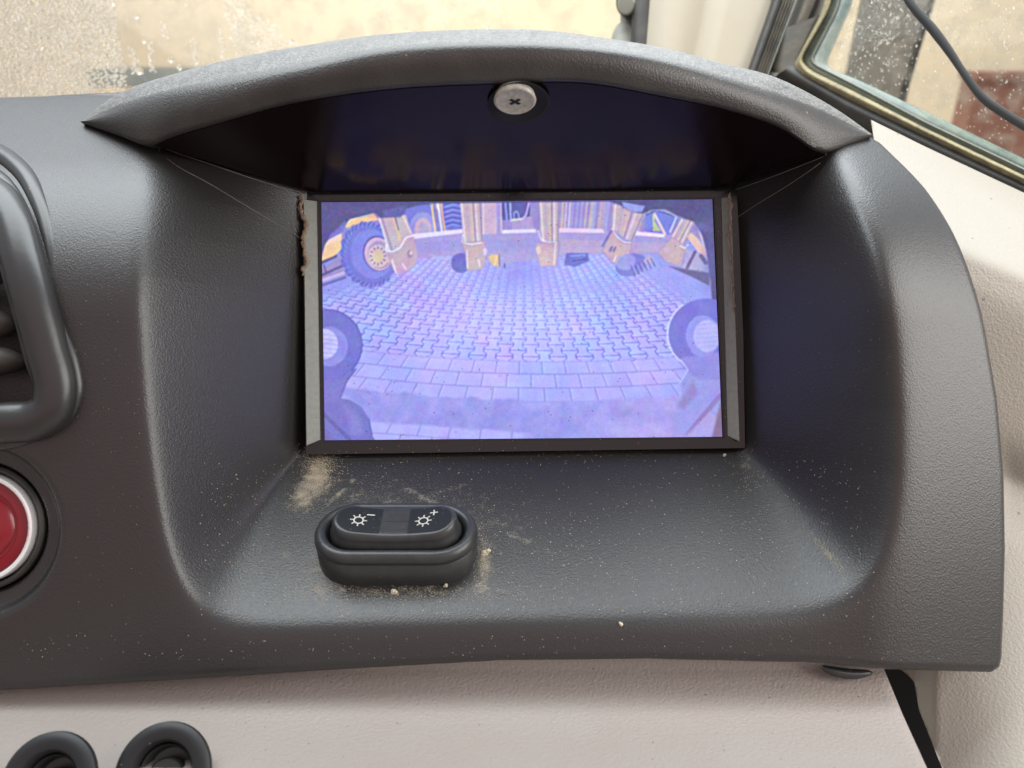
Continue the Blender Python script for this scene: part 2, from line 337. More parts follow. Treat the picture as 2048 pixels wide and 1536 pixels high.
# ---------------------------------------------------------------- hood
Ipx = catmull([(166, 247), (230, 268), (303, 289), (335, 276), (437, 245), (557, 211), (640, 195), (765, 178), (973, 166), (1181, 165), (1320, 190), (1458, 219), (1562, 254), (1652, 304), (1700, 288), (1742, 274)], 150)
Opx = catmull([(165, 245), (200, 227), (250, 210), (344, 184), (430, 168), (500, 154), (640, 127), (738, 105), (860, 93), (987, 90), (1120, 93), (1260, 108), (1366, 132), (1490, 172), (1573, 198), (1655, 228), (1700, 250), (1743, 272)], 150)
Spx = catmull([(164, 242), (200, 208), (240, 184), (344, 149), (469, 116), (589, 94), (640, 86), (738, 71), (850, 62), (937, 59), (1087, 60), (1236, 80), (1324, 94), (1448, 128), (1552, 153), (1614, 184), (1676, 219), (1743, 268)], 150)
# align stations by x
xs_st = np.r_[np.linspace(165.5, 306, 30), np.linspace(312, 1646, 130), np.linspace(1650, 1742.5, 24)]
def atx(c, x): o_ = np.argsort(c[:, 0]); return np.interp(x, c[o_, 0], c[o_, 1])
yI, yO, yS = atx(Ipx, xs_st), atx(Opx, xs_st), atx(Spx, xs_st)
def smooth1(a, k):
    xd = np.linspace(xs_st[0], xs_st[-1], 400); x0_ = a; a = np.interp(xd, xs_st, a); k = int(k*2.4)
    w = np.hanning(2*k+3)[1:-1]; w /= w.sum(); p_ = np.r_[2*a[0]-a[1:k+1][::-1], a, 2*a[-1]-a[-k-1:-1][::-1]]; return np.interp(xs_st, xd, np.convolve(p_, w, 'valid'))
yO, yS = smooth1(yO, 8), smooth1(yS, 8); yIs = smooth1(yI, 4); m2_ = (xs_st > 345) & (xs_st < 1610); yI[m2_] = yIs[m2_]
tt = (xs_st-165)/(1743-165); bul = np.sin(np.pi*np.clip(tt, 0, 1))**.55
def facen(px, py): return onF(px, py)[..., 2]
nI = np.maximum(facen(xs_st, yI)+.6, 44+22*bul); q_ = (1-(2*tt-1)**2)**.8; nt_ = facen(np.array([165., 1743]), np.array([246., 272])); tipn = nt_[0]*(1-tt)+nt_[1]*tt
nO = smax(tipn+(64-tipn)*q_, facen(xs_st, yO)+.2, 1.0); nI = smax(tipn+(60-tipn)*q_, facen(xs_st, yI)+.3, 1.0)
nI = smooth1(nI, 9); nO = smooth1(nO, 9)
nS = nO-14*bul-1.5
I3, O3, S3 = P(xs_st, yI, nI), P(xs_st, yO, nO), P(xs_st, yS, nS)
rows = []
# underside lip -> front band -> rounded edge -> top -> back
lip = I3.copy(); lip[:, 2] -= 7; lip[:, 1] += .6
rows += [lip, I3+np.array([0, .1, -.9])]
rows += [I3*(1-a)+O3*a+np.array([0, 0, 1.6*math.sin(math.pi*a)*1.0]) for a in (.04, .12, .3, .5, .7, .85, .94)]
for a in (.06, .16, .35, .55, .75, .9, 1.0):                       # top strip behind the edge
    th = a*math.pi/2
    b_ = a+.10*math.sin(math.pi*a); q = O3+(S3-O3)*a; q[:, 1] = O3[:, 1]+(S3[:, 1]-O3[:, 1])*b_
    rows.append(q)
for b in (8, 25, 55): q = S3.copy(); q[:, 2] -= b; rows.append(q)
hd = np.array([[-.15]*len(xs_st)]*len(rows)); hd[10:, :] = .33; hd[9:10, :] = .2; hd += rng.normal(0, .02, hd.shape)  # pale top rows: dust plus sky reflection painted into the colour
hood = loft('hood', rows, M['hood'], dash, attr={'dust': hd.ravel()}, sharp=48)
# ceiling plate carrying the screw: ruled from the lip back to the display top
m_ = (xs_st >= 306) & (xs_st <= 1652); A = I3[m_]+np.array([0, -.2, -1.0]); q = (xs_st[m_]-306)/(1652-306)
Bk = P(628+q*(1452-628), 384-q*9, np.full(q.shape, .8))
prow = [A*(1-a)+Bk*a for a in np.linspace(0, 1, 16)]
plate = loft('ceiling_plate', prow, M['plate'], dash, flip=True)
def onplate(px, py):
    Pp = np.array(prow); best = None; k = (CAMN-Pp[..., 2])/FPX; a = 1024+Pp[..., 0]/k; b = 768-Pp[..., 1]/k
    i = np.argmin((a-px)**2+(b-py)**2); i, j = np.unravel_index(i, a.shape); i = min(max(i, 1), a.shape[0]-2)
    t1 = Pp[i+1, j]-Pp[i-1, j]; t2 = Pp[i, j+1]-Pp[i, j-1]; n = np.cross(t1, t2); n /= np.linalg.norm(n)
    if n[1] > 0: n = -n
    return P(px, py, Pp[i, j, 2]), n
c, nrm = onplate(1037, 205)
c = c+nrm*.25
kk = (CAMN-c[2])/FPX
# shade of the screw pocket, painted as a black disc proud of the plate
slant = abs(nrm[2])
lathe('screw_pocket_shade', [(9.8, -.2), (10.0, .15), (9.4, .25), (9.0, .12), (8.8, -.0)], c, nrm, M['void'], dash, seg=64)
sn = nrm+np.array([-.05, 0, .22]); sn /= np.linalg.norm(sn)
scr_c = P(1030, 203, c[2]+5.5)
scr = lathe('screw', [(6.0, -4.0), (6.55, -1.2), (6.7, -.5), (6.3, .0), (5.9, .12), (5.6, .0), (3, .05), (0.05, .05)], scr_c, sn, M['screw'], dash, seg=48, sy=.82)
# cross recess
ax1 = np.array([1., 0, 0]); ax1 -= sn*(ax1@sn); ax1 /= np.linalg.norm(ax1); ax2 = np.cross(sn, ax1)
cr = []
for sx_, sy_ in [(-.5, -2.0), (.5, -2.0), (.55, -.55), (2.0, -.5), (2.0, .5), (.55, .55), (.5, 2.0), (-.5, 2.0), (-.55, .55), (-2.0, .5), (-2.0, -.5), (-.55, -.55)]:
    a_ = math.radians(45); cr.append(scr_c+sn*.22+ax1*(sx_*math.cos(a_)-sy_*math.sin(a_))*1.05+ax2*(sx_*math.sin(a_)+sy_*math.cos(a_))*.66)
slab('screw_slot', cr, .12, M['void'], scr, axis=-sn)
# seam lines of the plate flaps on the recess walls
for pts in ([(316, 291), (330, 297), (420, 328), (520, 362), (602, 386)], [(316, 292), (319, 303), (335, 318), (420, 368), (520, 428), (600, 476)], [(1650, 312), (1600, 332), (1540, 355), (1470, 380)], [(1652, 300), (1650, 318), (1635, 330), (1580, 368), (1520, 405), (1466, 440)]):
    c_ = catmull(pts, 30); p3 = onH(c_[:, 0], c_[:, 1]); p3[:, 2] = np.convolve(np.pad(p3[:, 2], 2, 'edge'), np.ones(5)/5, 'valid')
    tube('plate_seam', P(c_[:, 0], c_[:, 1], p3[:, 2]+.15), .16, M['seam'], dash, seg=6)
# edge worn clip under the lower right edge
tabc = catmull([(1640, 1336), (1665, 1345), (1700, 1351), (1745, 1348)], 14)
cr_ = .2+1.5*np.sin(np.linspace(0, np.pi, 14))**.5; tube('bottom_clip', P(tabc[:, 0], tabc[:, 1]-3, 52), cr_, M['switch'], dash, seg=10, ry=cr_)
sc_ = catmull([(1858, 1152), (1880, 1152), (1898, 1146)], 12); q_s = onH(sc_[:, 0], sc_[:, 1]); q_s[:, 2] += .02; tube('scratch', q_s, .10, M['seam'], dash, seg=5)
# ---------------------------------------------------------------- display
TILT = -.054
def scrp(px, py, dn=0.):
    px = np.asarray(px, float); py = np.asarray(py, float); c0 = 25.
    # n = TILT*(u-25)+dn ; u=(768-py)(300-n)/F
    s = (768-py)/FPX; n = (TILT*(s*300-c0)+dn)/(1+TILT*s); return P(px, py, n)
disp = thing('display_monitor', (3, -22, 0), 'lit rectangular camera display set deep in the black recess, showing paving and a yellow machine', 'display')
def quad(a, b, c, d): return [a, b, c, d]
# bezel ring around the lit screen
def ring(name, outer, inner, mat_, parent, thick, dn_o=0., dn_i=0., sub=1):
    o3 = np.array([scrp(x, y, dn_o) for x, y in outer]); i3 = np.array([scrp(x, y, dn_i) for x, y in inner]); m = len(o3)
    back = o3+np.array([0, 0, -thick]); bi = i3+np.array([0, 0, -thick])
    V = np.concatenate([bi, i3, o3, back]); f = []
    for r in range(3):
        for i in range(m): j = (i+1) % m; f.append([r*m+i, r*m+j, (r+1)*m+j, (r+1)*m+i])
    return mk(name, V, f, mat_, parent, smooth=False)
ring('bezel', [(605, 376), (1482, 368), (1490, 896), (612, 909)], [(641, 403), (1427, 397), (1447, 875), (648, 882)], M['bezel'], disp, 2, 1.2, 1.0)
ring('inner_mask', [(638.5, 400.5), (1429.5, 394.5), (1449.5, 877.5), (645.5, 884.5)], [(643, 405), (1424, 399), (1444, 873), (650, 880)], M['void'], disp, .8, 1.12, .2)
# grey side strips
def strip(pts, nin, nout):
    (x0, y0), (x1, y1), (x2, y2), (x3, y3) = pts
    a = [scrp(x0, y0, nout), scrp(x1, y1, nin), scrp(x2, y2, nin), scrp(x3, y3, nout)]
    return a
slab('side_strip', strip([(606, 398), (633, 402), (640, 880), (612, 892)], 1.8, 4.0), 1.6, M['strip'], disp, bev=.5)
slab('side_strip', strip([(1463, 392), (1443, 396), (1456, 872), (1480, 884)], 1.8, 4.0), 1.6, M['strip'], disp, bev=.5)
# glue squeezed out at the edges
def lumpy(name, pts, rad, parent, m_):
    c_ = catmull(pts, 40); r = np.array([rad*(.45+.9*abs(math.sin(i*.9+1))*random.uniform(.5, 1)) for i in range(40)]); r[0] = r[-1] = .1
    p3 = scrp(c_[:, 0]+np.array([random.uniform(-3, 3) for _ in range(40)]), c_[:, 1], 4.3)
    return tube(name, p3, r, m_, parent, seg=9, ry=r*.6)
lumpy('glue_bead', [(603, 388), (604, 420), (612, 455), (606, 480), (612, 520), (604, 552)], .85, disp, M['glue'])
lumpy('glue_bead', [(1458, 385), (1462, 430), (1458, 480), (1463, 540), (1464, 590), (1470, 624)], .5, disp, M['glue'])
# ---- the picture on the display, painted as colour data on a fine mesh
PX0, PY0, PWI, PHE = 632, 388, 824, 504; SSF = 2
yy, xx = np.mgrid[0:PHE*SSF, 0:PWI*SSF]; xx = PX0+(xx+.5)/SSF; yy = PY0+(yy+.5)/SSF
def C(*c): return np.array(c, float)/255.
img = np.zeros(xx.shape+(3,)); img[:] = C(158, 152, 236)
def vnoise(sc, seed, stretch=1.0):
    r = np.random.default_rng(seed); gx = int(PWI/sc)+3; gy = int(PHE/(sc*stretch))+3; g = r.random((gy, gx))
    a = (xx-PX0)/sc; b = (yy-PY0)/(sc*stretch); i = b.astype(int); j = a.astype(int); fi = b-i; fj = a-j; fi = fi*fi*(3-2*fi); fj = fj*fj*(3-2*fj)
    return g[i, j]*(1-fi)*(1-fj)+g[i+1, j]*fi*(1-fj)+g[i, j+1]*(1-fi)*fj+g[i+1, j+1]*fi*fj
def blend(mask, col, a=1.0):
    m = (mask*a)[..., None]; img[:] = img*(1-m)+np.asarray(col)*m
def poly(pts, col, a=1.0, soft=.8):
    p = np.array(pts, float); x0, y0 = p.min(0)-3; x1, y1 = p.max(0)+3
    i0, i1 = int(max((y0-PY0)*SSF, 0)), int(min((y1-PY0)*SSF, img.shape[0])); j0, j1 = int(max((x0-PX0)*SSF, 0)), int(min((x1-PX0)*SSF, img.shape[1]))
    if i1 <= i0 or j1 <= j0: return
    d = segdist(xx[i0:i1, j0:j1], yy[i0:i1, j0:j1], p); m = (np.clip(.5-d/soft, 0, 1)*a)[..., None]
    img[i0:i1, j0:j1] = img[i0:i1, j0:j1]*(1-m)+np.asarray(col)*m
def line(pts, w, col, a=1.0):
    p = np.array(pts, float); x0, y0 = p.min(0)-w-2; x1, y1 = p.max(0)+w+2
    i0, i1 = int(max((y0-PY0)*SSF, 0)), int(min((y1-PY0)*SSF, img.shape[0])); j0, j1 = int(max((x0-PX0)*SSF, 0)), int(min((x1-PX0)*SSF, img.shape[1]))
    if i1 <= i0 or j1 <= j0: return
    d = segdist(xx[i0:i1, j0:j1], yy[i0:i1, j0:j1], p, False); m = (np.clip((w/2-d)/.8+.5, 0, 1)*a)[..., None]
    img[i0:i1, j0:j1] = img[i0:i1, j0:j1]*(1-m)+np.asarray(col)*m
def ell(cx, cy, rx, ry, col, a=1.0, rot=0., soft=1.2):
    t = np.linspace(0, 2*np.pi, 48, endpoint=False); ca, sa = math.cos(rot), math.sin(rot)
    poly(np.c_[cx+rx*np.cos(t)*ca-ry*np.sin(t)*sa, cy+rx*np.cos(t)*sa+ry*np.sin(t)*ca], col, a, soft)
# paving seen through the wide lens
ye = yy+1.55e-4*(xx-1100)**2; dep = np.maximum(ye-334, 30); gx = (xx-1049)/dep; gz = 1/dep
cw = .0705; rowu = 8.0e-5*2.05
lng = 6600*gz*1.0
lng = 5600*gz
colf = gx/cw; rowl = lng; k0 = np.floor(colf); wv = .15*np.clip(np.sin(2*np.pi*rowl)*2.0, -1, 1)
bl = k0+wv*np.where(k0 % 2 == 0, 1, -1); br_ = k0+1-wv*np.where(k0 % 2 == 0, 1, -1)
cidx = k0-(colf < bl)+(colf > br_); sg = np.where(cidx % 2 == 0, 1, -1); lo_ = cidx+wv*sg; hi_ = cidx+1-wv*sg; cfr = (colf-lo_)/(hi_-lo_)
ridx = np.floor(rowl+.25+.5*(cidx % 2)); rfr = rowl+.25+.5*(cidx % 2)-ridx
pxw = cw*dep; pxh = dep**2/5600
jd = np.minimum(np.minimum(cfr, 1-cfr)*pxw, np.minimum(rfr, 1-rfr)*pxh*1.5)
hsh = (np.sin(cidx*12.9898+ridx*78.233)*43758.5453) % 1; hs2 = (np.sin(cidx*39.34+ridx*11.13)*24634.6345) % 1
zone = (ye < 723)
big = vnoise(95, 3)*.6+vnoise(38, 5)*.4
tint = C(172, 166, 243)+(hsh[..., None]-.5)*C(15, -4, -3)+(big[..., None]-.5)*C(30, -8, -3)+(hs2[..., None]-.5)*C(4, 12, 6)
joint = np.clip(1.35-jd/1.5, 0, 1)*np.clip((dep-150)/150, .25, 1); hi = np.clip(1-abs(jd-2.6)/1.3, 0, 1)*(cfr < .5)
pv = tint-joint[..., None]*C(84, 76, 42)+hi[..., None]*C(40, 42, 12)
m = zone.astype(float); img[:] = img*(1-m[..., None])+pv*m[..., None]
# brick edge rows
for r_, (a_, b_) in enumerate([(723, 748.5), (748.5, 776), (776, 804)]):
    mm = (ye >= a_) & (ye < b_); cf = gx/.1145+.5*(r_ % 2)+.23; ci = np.floor(cf); cfq = cf-ci
    jx = np.minimum(cfq, 1-cfq)*.1145*dep; jy = np.minimum(ye-a_, b_-ye); hv = (np.sin(ci*7.7+r_*3.1)*4375.5) % 1
    base = C(172, 164, 243)+(hv[..., None]-.5)*C(14, 6, 4)+(vnoise(60, 8)[..., None]-.5)*C(26, 4, 0)
    j = np.maximum(np.clip(1-jx/1.6, 0, 1)*.9, np.clip(1-jy/1.5, 0, 1)*(.95 if r_ == 0 else .75)); h_ = np.clip(1-abs(jx-3)/1.4, 0, 1)*(cfq < .5)
    img[mm] = (base-j[..., None]*C(62, 62, 52)+h_[..., None]*C(20, 22, 10))[mm]
# smooth dirt band and lower bricks
n_ = vnoise(26, 11)*.5+vnoise(11, 12)*.3+vnoise(60, 13)*.2
band = np.clip((ye-(797+14*(n_-.5)))/7, 0, 1)
bc = C(150, 144, 228)+(n_[..., None]-.5)*C(44, 34, 22)+np.clip((xx-1120)/250, 0, 1)[..., None]*C(24, 12, 4)
img[:] = img*(1-band[..., None])+bc*band[..., None]
low = np.clip((yy-(838+ (xx-700)*.072+8*(n_-.5)))/6, 0, 1)*np.clip((1075-xx)/40, 0, 1)*np.clip((xx-715-(850-yy)*.4)/14, 0, 1)
cf = (xx-(1049))/(yy-334)/.118+.4; lrow = yy-(xx-700)*.075; 
cf = cf+.5*(lrow > 862); jx = np.minimum(cf-np.floor(cf), 1-(cf-np.floor(cf)))*.118*(yy-334); j = np.maximum(np.clip(1-jx/1.6, 0, 1), np.clip(1-abs(lrow-862)/1.5, 0, 1)*.7)
lc = C(176, 168, 244)-j[..., None]*C(58, 58, 46); img[:] = img*(1-low[..., None])+lc*low[..., None]
# fade of the paving to the sides, shadow under the machine
sh = np.exp(-((xx-1040)/60)**2-((yy-545)/45)**2); blend(sh, C(138, 132, 226), .85)
sh = np.exp(-((xx-1190)/70)**2-((yy-575)/16)**2); blend(sh, C(158, 148, 232), .6)
sd = np.clip((600-yy+ (700-xx)*.25)/40, 0, 1)*np.clip((800-xx)/70, 0, 1); blend(sd, C(140, 140, 232), .95)
sd = np.clip(((xx-1250)*.66+540-yy)/30, 0, 1)*np.clip((xx-1215)/30, 0, 1); blend(sd, C(152, 150, 232), .9)
# far clutter behind the beam
poly([(640, 398), (1440, 392), (1440, 470), (1200, 468), (700, 470), (640, 520)], C(150, 130, 200))
for i in range(70):
    x = 812+i*8.6+random.uniform(-3, 3); w_ = random.uniform(2, 8); s = (x-1050)*.05
    c_ = random.choice([(205, 165, 180), (225, 190, 150), (120, 115, 205), (150, 160, 240), (240, 225, 235), (190, 150, 190), (100, 95, 170), (215, 170, 165), (235, 180, 140)])
    if 1004 < x < 1062: continue
    poly([(x, 396), (x+w_, 396), (x+w_-s*1.2, 470), (x-s*1.2, 470)], C(*c_)*.6+C(190, 160, 205)*.4, .8)
# rear tyres
ell(842, 452, 46, 50, C(112, 112, 212), rot=-.3); ell(846, 458, 27, 34, C(150, 140, 220)); ell(846, 460, 17, 24, C(205, 165, 195)); ell(847, 462, 11, 17, C(180, 160, 200))
poly([(886, 402), (926, 402), (924, 460), (889, 458), (884, 430)], C(108, 110, 214))
for k in range(5): line([(888, 410+k*10), (905, 405+k*10), (924, 409+k*10)], 2.2, C(70, 72, 160)); line([(890, 414+k*10), (905, 409+k*10), (924, 412+k*10)], 1.6, C(150, 165, 245))
for k, (x, c_) in enumerate([(862, (240, 200, 150)), (869, (150, 120, 180)), (875, (235, 225, 240)), (881, (225, 175, 150))]): line([(x, 402), (x+9, 464)], 4, C(*c_))
# centre back
poly([(1004, 398), (1060, 398), (1060, 440), (1004, 440)], C(78, 72, 140)); poly([(1022, 404), (1052, 402), (1050, 434), (1026, 434)], C(92, 84, 160))
line([(1010, 400), (1014, 440)], 4, C(140, 150, 240)); line([(1020, 400), (1022, 442)], 4, C(165, 165, 245)); line([(1028, 436), (1028, 426), (1033, 422), (1037, 428), (1038, 440)], 2.5, C(160, 170, 250))
poly([(1024, 438), (1064, 432), (1068, 460), (1024, 460)], C(176, 148, 205)); line([(1024, 440), (1044, 438)], 4, C(215, 210, 200)); line([(1058, 405), (1052, 430), (1046, 437)], 4, C(190, 170, 245))
# main beam
poly([(800, 478), (925, 464), (1070, 462), (1205, 462), (1345, 470), (1350, 508), (1210, 508), (1120, 514), (1070, 521), (1030, 523), (1012, 533), (970, 520), (925, 514), (838, 516), (800, 540)], C(166, 146, 212))
poly([(830, 484), (1070, 476), (1345, 482), (1345, 500), (1070, 500), (840, 505)], C(150, 140, 216), .55, 6)
poly([(1120, 478), (1345, 486), (1345, 504), (1120, 506)], C(196, 158, 196), .7, 5)
poly([(816, 469), (925, 458), (925, 466), (818, 479)], C(236, 210, 246)); poly([(1005, 460), (1072, 458), (1072, 465), (1005, 467)], C(232, 210, 250)); poly([(1118, 456), (1205, 458), (1210, 466), (1118, 465)], C(236, 196, 236)); poly([(1262, 462), (1330, 468), (1328, 475), (1262, 470)], C(240, 214, 244))
poly([(860, 510), (880, 512), (905, 512), (900, 520), (870, 518)], C(176, 185, 244), .6)
ell(922, 526, 20, 20, C(96, 96, 190)); poly([(977, 509), (998, 509), (997, 534), (984, 530), (977, 518)], C(222, 178, 140)); line([(989, 530), (994, 512)], 4, C(245, 190, 150)); line([(998, 510), (999, 532)], 2, C(110, 80, 110)); line([(1009, 528), (1010, 535)], 3, C(80, 80, 150))
# uprights
poly([(966, 400), (997, 400), (996, 468), (968, 468)], C(206, 168, 200)); line([(994, 400), (995, 468)], 3, C(160, 145, 225)); line([(966, 400), (967, 468)], 2, C(235, 215, 245)); line([(1001, 400), (1003, 466)], 4, C(198, 170, 215))
def tine(shaft, brk, edge):
    poly(shaft, C(202, 168, 182)); s0, s1 = np.array(shaft[0]), np.array(shaft[1]); b0, b1 = np.array(shaft[3]), np.array(shaft[2])
    for f_, w_, c_ in ((.08, 2.5, (238, 222, 246)), (.3, 4, (184, 156, 200)), (.52, 3, (220, 186, 168)), (.62, 2, (120, 100, 170)), (.74, 4, (225, 200, 225)), (.95, 2, (120, 105, 180))):
        line([s0*(1-f_)+s1*f_, b0*(1-f_)+b1*f_], w_, C(*c_), .85)
    poly(brk, C(200, 162, 182)); cb = np.mean(brk, 0); poly([cb+(np.array(q)-cb)*.62 for q in brk], C(206, 172, 176), .7, 5)
    line(edge, 2.6, C(240, 226, 248)); line([q+np.array([0, 2.5]) for q in np.array(edge)], 1.5, C(150, 120, 160), .6)
    line(list(brk)+[brk[0]], 1.5, C(130, 110, 175), .5)
tine([(757, 434), (812, 430), (824, 470), (776, 504)], [(770, 502), (800, 499), (812, 476), (826, 470), (836, 512), (828, 532), (806, 547), (790, 546)], [(772, 490), (773, 502), (786, 503), (800, 496), (812, 475), (828, 471)])
ell(820, 508, 6, 8, C(160, 125, 170)); ell(822, 506, 3, 4, C(225, 190, 205)); line([(805, 528), (812, 538)], 3, C(235, 215, 240))
tine([(919, 400), (962, 400), (966, 486), (928, 488)], [(924, 487), (968, 481), (972, 500), (971, 530), (962, 540), (934, 541), (930, 505)], [(926, 470), (925, 486), (944, 489), (962, 486)])
line([(934, 500), (935, 536)], 2.5, C(240, 215, 240)); line([(957, 520), (960, 532)], 3, C(245, 220, 225)); ell(970, 503, 4, 8, C(225, 190, 235))
tine([(1078, 400), (1119, 400), (1117, 484), (1084, 484)], [(1072, 486), (1118, 484), (1114, 532), (1080, 533), (1074, 510)], [(1076, 462), (1082, 480), (1096, 485), (1114, 484)])
ell(1077, 500, 5, 8, C(226, 196, 186)); line([(1111, 486), (1108, 530)], 2.5, C(245, 215, 225))
ell(1150, 520, 18, 12, C(92, 92, 190)); poly([(1132, 506), (1176, 506), (1178, 522), (1150, 534), (1128, 530)], C(98, 98, 196)); line([(1140, 512), (1170, 510)], 2, C(150, 165, 240)); line([(1145, 522), (1172, 518)], 2, C(60, 58, 130))
tine([(1226, 408), (1290, 428), (1264, 484), (1224, 458)], [(1204, 502), (1226, 460), (1246, 482), (1264, 484), (1260, 505), (1252, 528), (1226, 526)], [(1224, 458), (1234, 474), (1248, 484), (1262, 485)])
ell(1222, 498, 3, 7, C(130, 105, 165), rot=.4); ell(1229, 499, 2, 7, C(120, 100, 160), rot=.4); line([(1256, 506), (1250, 527)], 2.6, C(245, 190, 210)); line([(1232, 512), (1228, 522)], 2.4, C(240, 225, 240)); line([(1205, 492), (1222, 462)], 4, C(112, 100, 185))
poly([(1293, 430), (1310, 420), (1345, 430), (1352, 440), (1338, 470), (1288, 462)], C(112, 120, 222)); line([(1309, 428), (1330, 468)], 5, C(242, 196, 214)); line([(1307, 430), (1308, 460)], 4, C(200, 205, 150)); poly([(1308, 440), (1322, 462), (1308, 462)], C(190, 190, 150)); line([(1352, 436), (1340, 464)], 3, C(205, 215, 250)); line([(1293, 430), (1312, 420), (1348, 432)], 3, C(60, 60, 130), .7); line([(1300, 420), (1330, 420), (1354, 434)], 3, C(160, 165, 245))
tine([(1362, 438), (1392, 444), (1366, 496), (1340, 478)], [(1316, 506), (1344, 474), (1374, 494), (1362, 534), (1330, 522)], [(1360, 492), (1370, 497), (1376, 490)])
ell(1334, 500, 5, 6, C(220, 170, 205)); poly([(1374, 474), (1384, 460), (1412, 500), (1414, 514), (1396, 504)], C(236, 186, 178)); poly([(1378, 462), (1388, 448), (1404, 474), (1400, 480)], C(160, 140, 190)); line([(1392, 446), (1404, 476), (1414, 512), (1421, 570)], 3, C(245, 215, 220))
poly([(1372, 496), (1412, 514), (1420, 548), (1366, 536)], C(176, 160, 210)); line([(1390, 504), (1374, 536)], 6, C(104, 86, 140)); line([(1402, 512), (1412, 526)], 8, C(104, 90, 140)); poly([(1336, 532), (1372, 538), (1420, 546), (1420, 572), (1380, 552)], C(96, 88, 140), 1, 3)
ell(1262, 530, 32, 22, C(118, 116, 204), rot=-.35); ell(1252, 524, 20, 16, C(160, 152, 226), rot=-.3, a=.8); poly([(1286, 522), (1298, 508), (1308, 516), (1297, 532)], C(190, 160, 200))
for k in range(6): line([(1262+k*8, 532-k*3), (1270+k*8, 552-k*4)], 2.4, C(96, 92, 170)); line([(1266+k*8, 533-k*3), (1274+k*8, 550-k*4)], 1.8, C(160, 165, 235))
# big left wheel and mudguard
poly([(640, 540), (686, 508), (690, 550), (640, 566)], C(150, 130, 196)); line([(640, 552), (684, 532)], 5, C(84, 74, 140)); line([(640, 562), (690, 545)], 6, C(196, 170, 222)); line([(640, 572), (690, 555)], 5, C(96, 92, 168)); line([(648, 530), (652, 545)], 3, C(80, 70, 140)); line([(642, 526), (672, 512)], 6, C(84, 74, 132))
poly([(643, 522), (650, 494), (684, 470), (682, 500), (668, 512)], C(250, 196, 142)); poly([(652, 484), (684, 467), (680, 480), (650, 493)], C(250, 200, 190)); poly([(690, 454), (698, 441), (746, 426), (757, 440), (720, 446), (694, 456)], C(250, 190, 145))
line([(642, 520), (650, 492), (658, 480), (682, 468)], 2.5, C(250, 238, 205)); line([(692, 452), (700, 440), (746, 427)], 2.5, C(250, 240, 200))
t = np.linspace(0, 2*np.pi, 90, endpoint=False); rr = 1+.035*np.sign(np.sin(t*19)); ca, sa = math.cos(-.22), math.sin(-.22)
poly(np.c_[738+rr*57*np.cos(t)*ca-rr*66*np.sin(t)*sa, 509+rr*57*np.cos(t)*sa+rr*66*np.sin(t)*ca], C(106, 108, 206), 1, 2.0)
for k in range(26):
    a_ = 1.2+k*.17; cx, cy = 738+50*math.cos(a_)*ca-59*math.sin(a_)*sa, 509+50*math.cos(a_)*sa+59*math.sin(a_)*ca
    line([(cx, cy), (cx+6*math.cos(a_+.5), cy+7*math.sin(a_+.5))], 3.4, C(82, 80, 180), .8); line([(cx+4, cy+1), (cx+4+6*math.cos(a_+.5), cy+1+7*math.sin(a_+.5))], 2, C(138, 146, 236), .7)
ell(744, 508, 42, 50, C(124, 126, 222), rot=-.22, soft=4); ell(756, 507, 30, 36, C(84, 76, 168), rot=-.22); ell(757, 508, 28, 33.5, C(208, 168, 208), rot=-.22); ell(759, 510, 23, 28, C(170, 140, 190), rot=-.22); ell(757, 512, 20, 22.5, C(220, 184, 196), rot=-.2); ell(757, 512, 10, 12, C(216, 184, 160), soft=3)
for k in range(12):
    a_ = k*math.pi/6; line([(756+13*math.cos(a_), 512+15*math.sin(a_)), (756+15.5*math.cos(a_), 512+18*math.sin(a_))], 2.8, C(116, 92, 150))
line([(776, 524), (784, 516), (786, 500)], 3, C(250, 190, 190))
# re-draw left bracket over the wheel
poly([(770, 502), (800, 499), (812, 476), (826, 470), (836, 512), (828, 532), (806, 547), (790, 546)], C(196, 160, 184)); poly([(757, 434), (812, 430), (824, 470), (800, 497), (776, 502)], C(200, 168, 186)); line([(764, 436), (784, 500)], 3, C(150, 125, 185)); line([(786, 434), (796, 462), (800, 480)], 5, C(226, 184, 152)); line([(790, 434), (797, 460)], 2, C(90, 80, 150)); line([(758, 436), (778, 502)], 2.4, C(232, 224, 246)); line([(806, 432), (822, 466)], 3, C(240, 200, 196)); line([(772, 490), (773, 502), (786, 503), (800, 496), (812, 475), (828, 471)], 3, C(240, 226, 248)); line([(784, 520), (792, 546)], 2.4, C(240, 226, 240)); ell(820, 508, 6, 8, C(160, 125, 170)); ell(822, 506, 3, 4, C(225, 190, 205)); line([(805, 528), (812, 538)], 3, C(235, 215, 240))
# dark arch of the vehicle's own bodywork around the top
poly([(630, 385), (862, 385), (860, 408), (835, 411), (812, 418), (802, 433), (760, 436), (750, 426), (700, 438), (688, 452), (662, 470), (650, 490), (642, 520), (630, 540)], C(74, 68, 128), 1, 3)
poly([(662, 468), (690, 442), (694, 446), (686, 464), (656, 480)], C(112, 106, 196), .9, 5); poly([(770, 420), (806, 412), (812, 424), (800, 434), (766, 434)], C(92, 90, 168), .9, 5)
poly([(860, 385), (1215, 385), (1215, 403), (860, 407)], C(70, 64, 120), 1, 2)
poly([(1200, 385), (1460, 385), (1460, 610), (1424, 600), (1421, 560), (1412, 500), (1404, 470), (1388, 444), (1352, 430), (1330, 419), (1304, 420), (1285, 427), (1262, 424), (1240, 410), (1215, 402)], C(72, 68, 124), 1, 3)
poly([(1244, 404), (1290, 412), (1284, 424), (1262, 424), (1246, 412)], C(158, 158, 236), .9, 2)
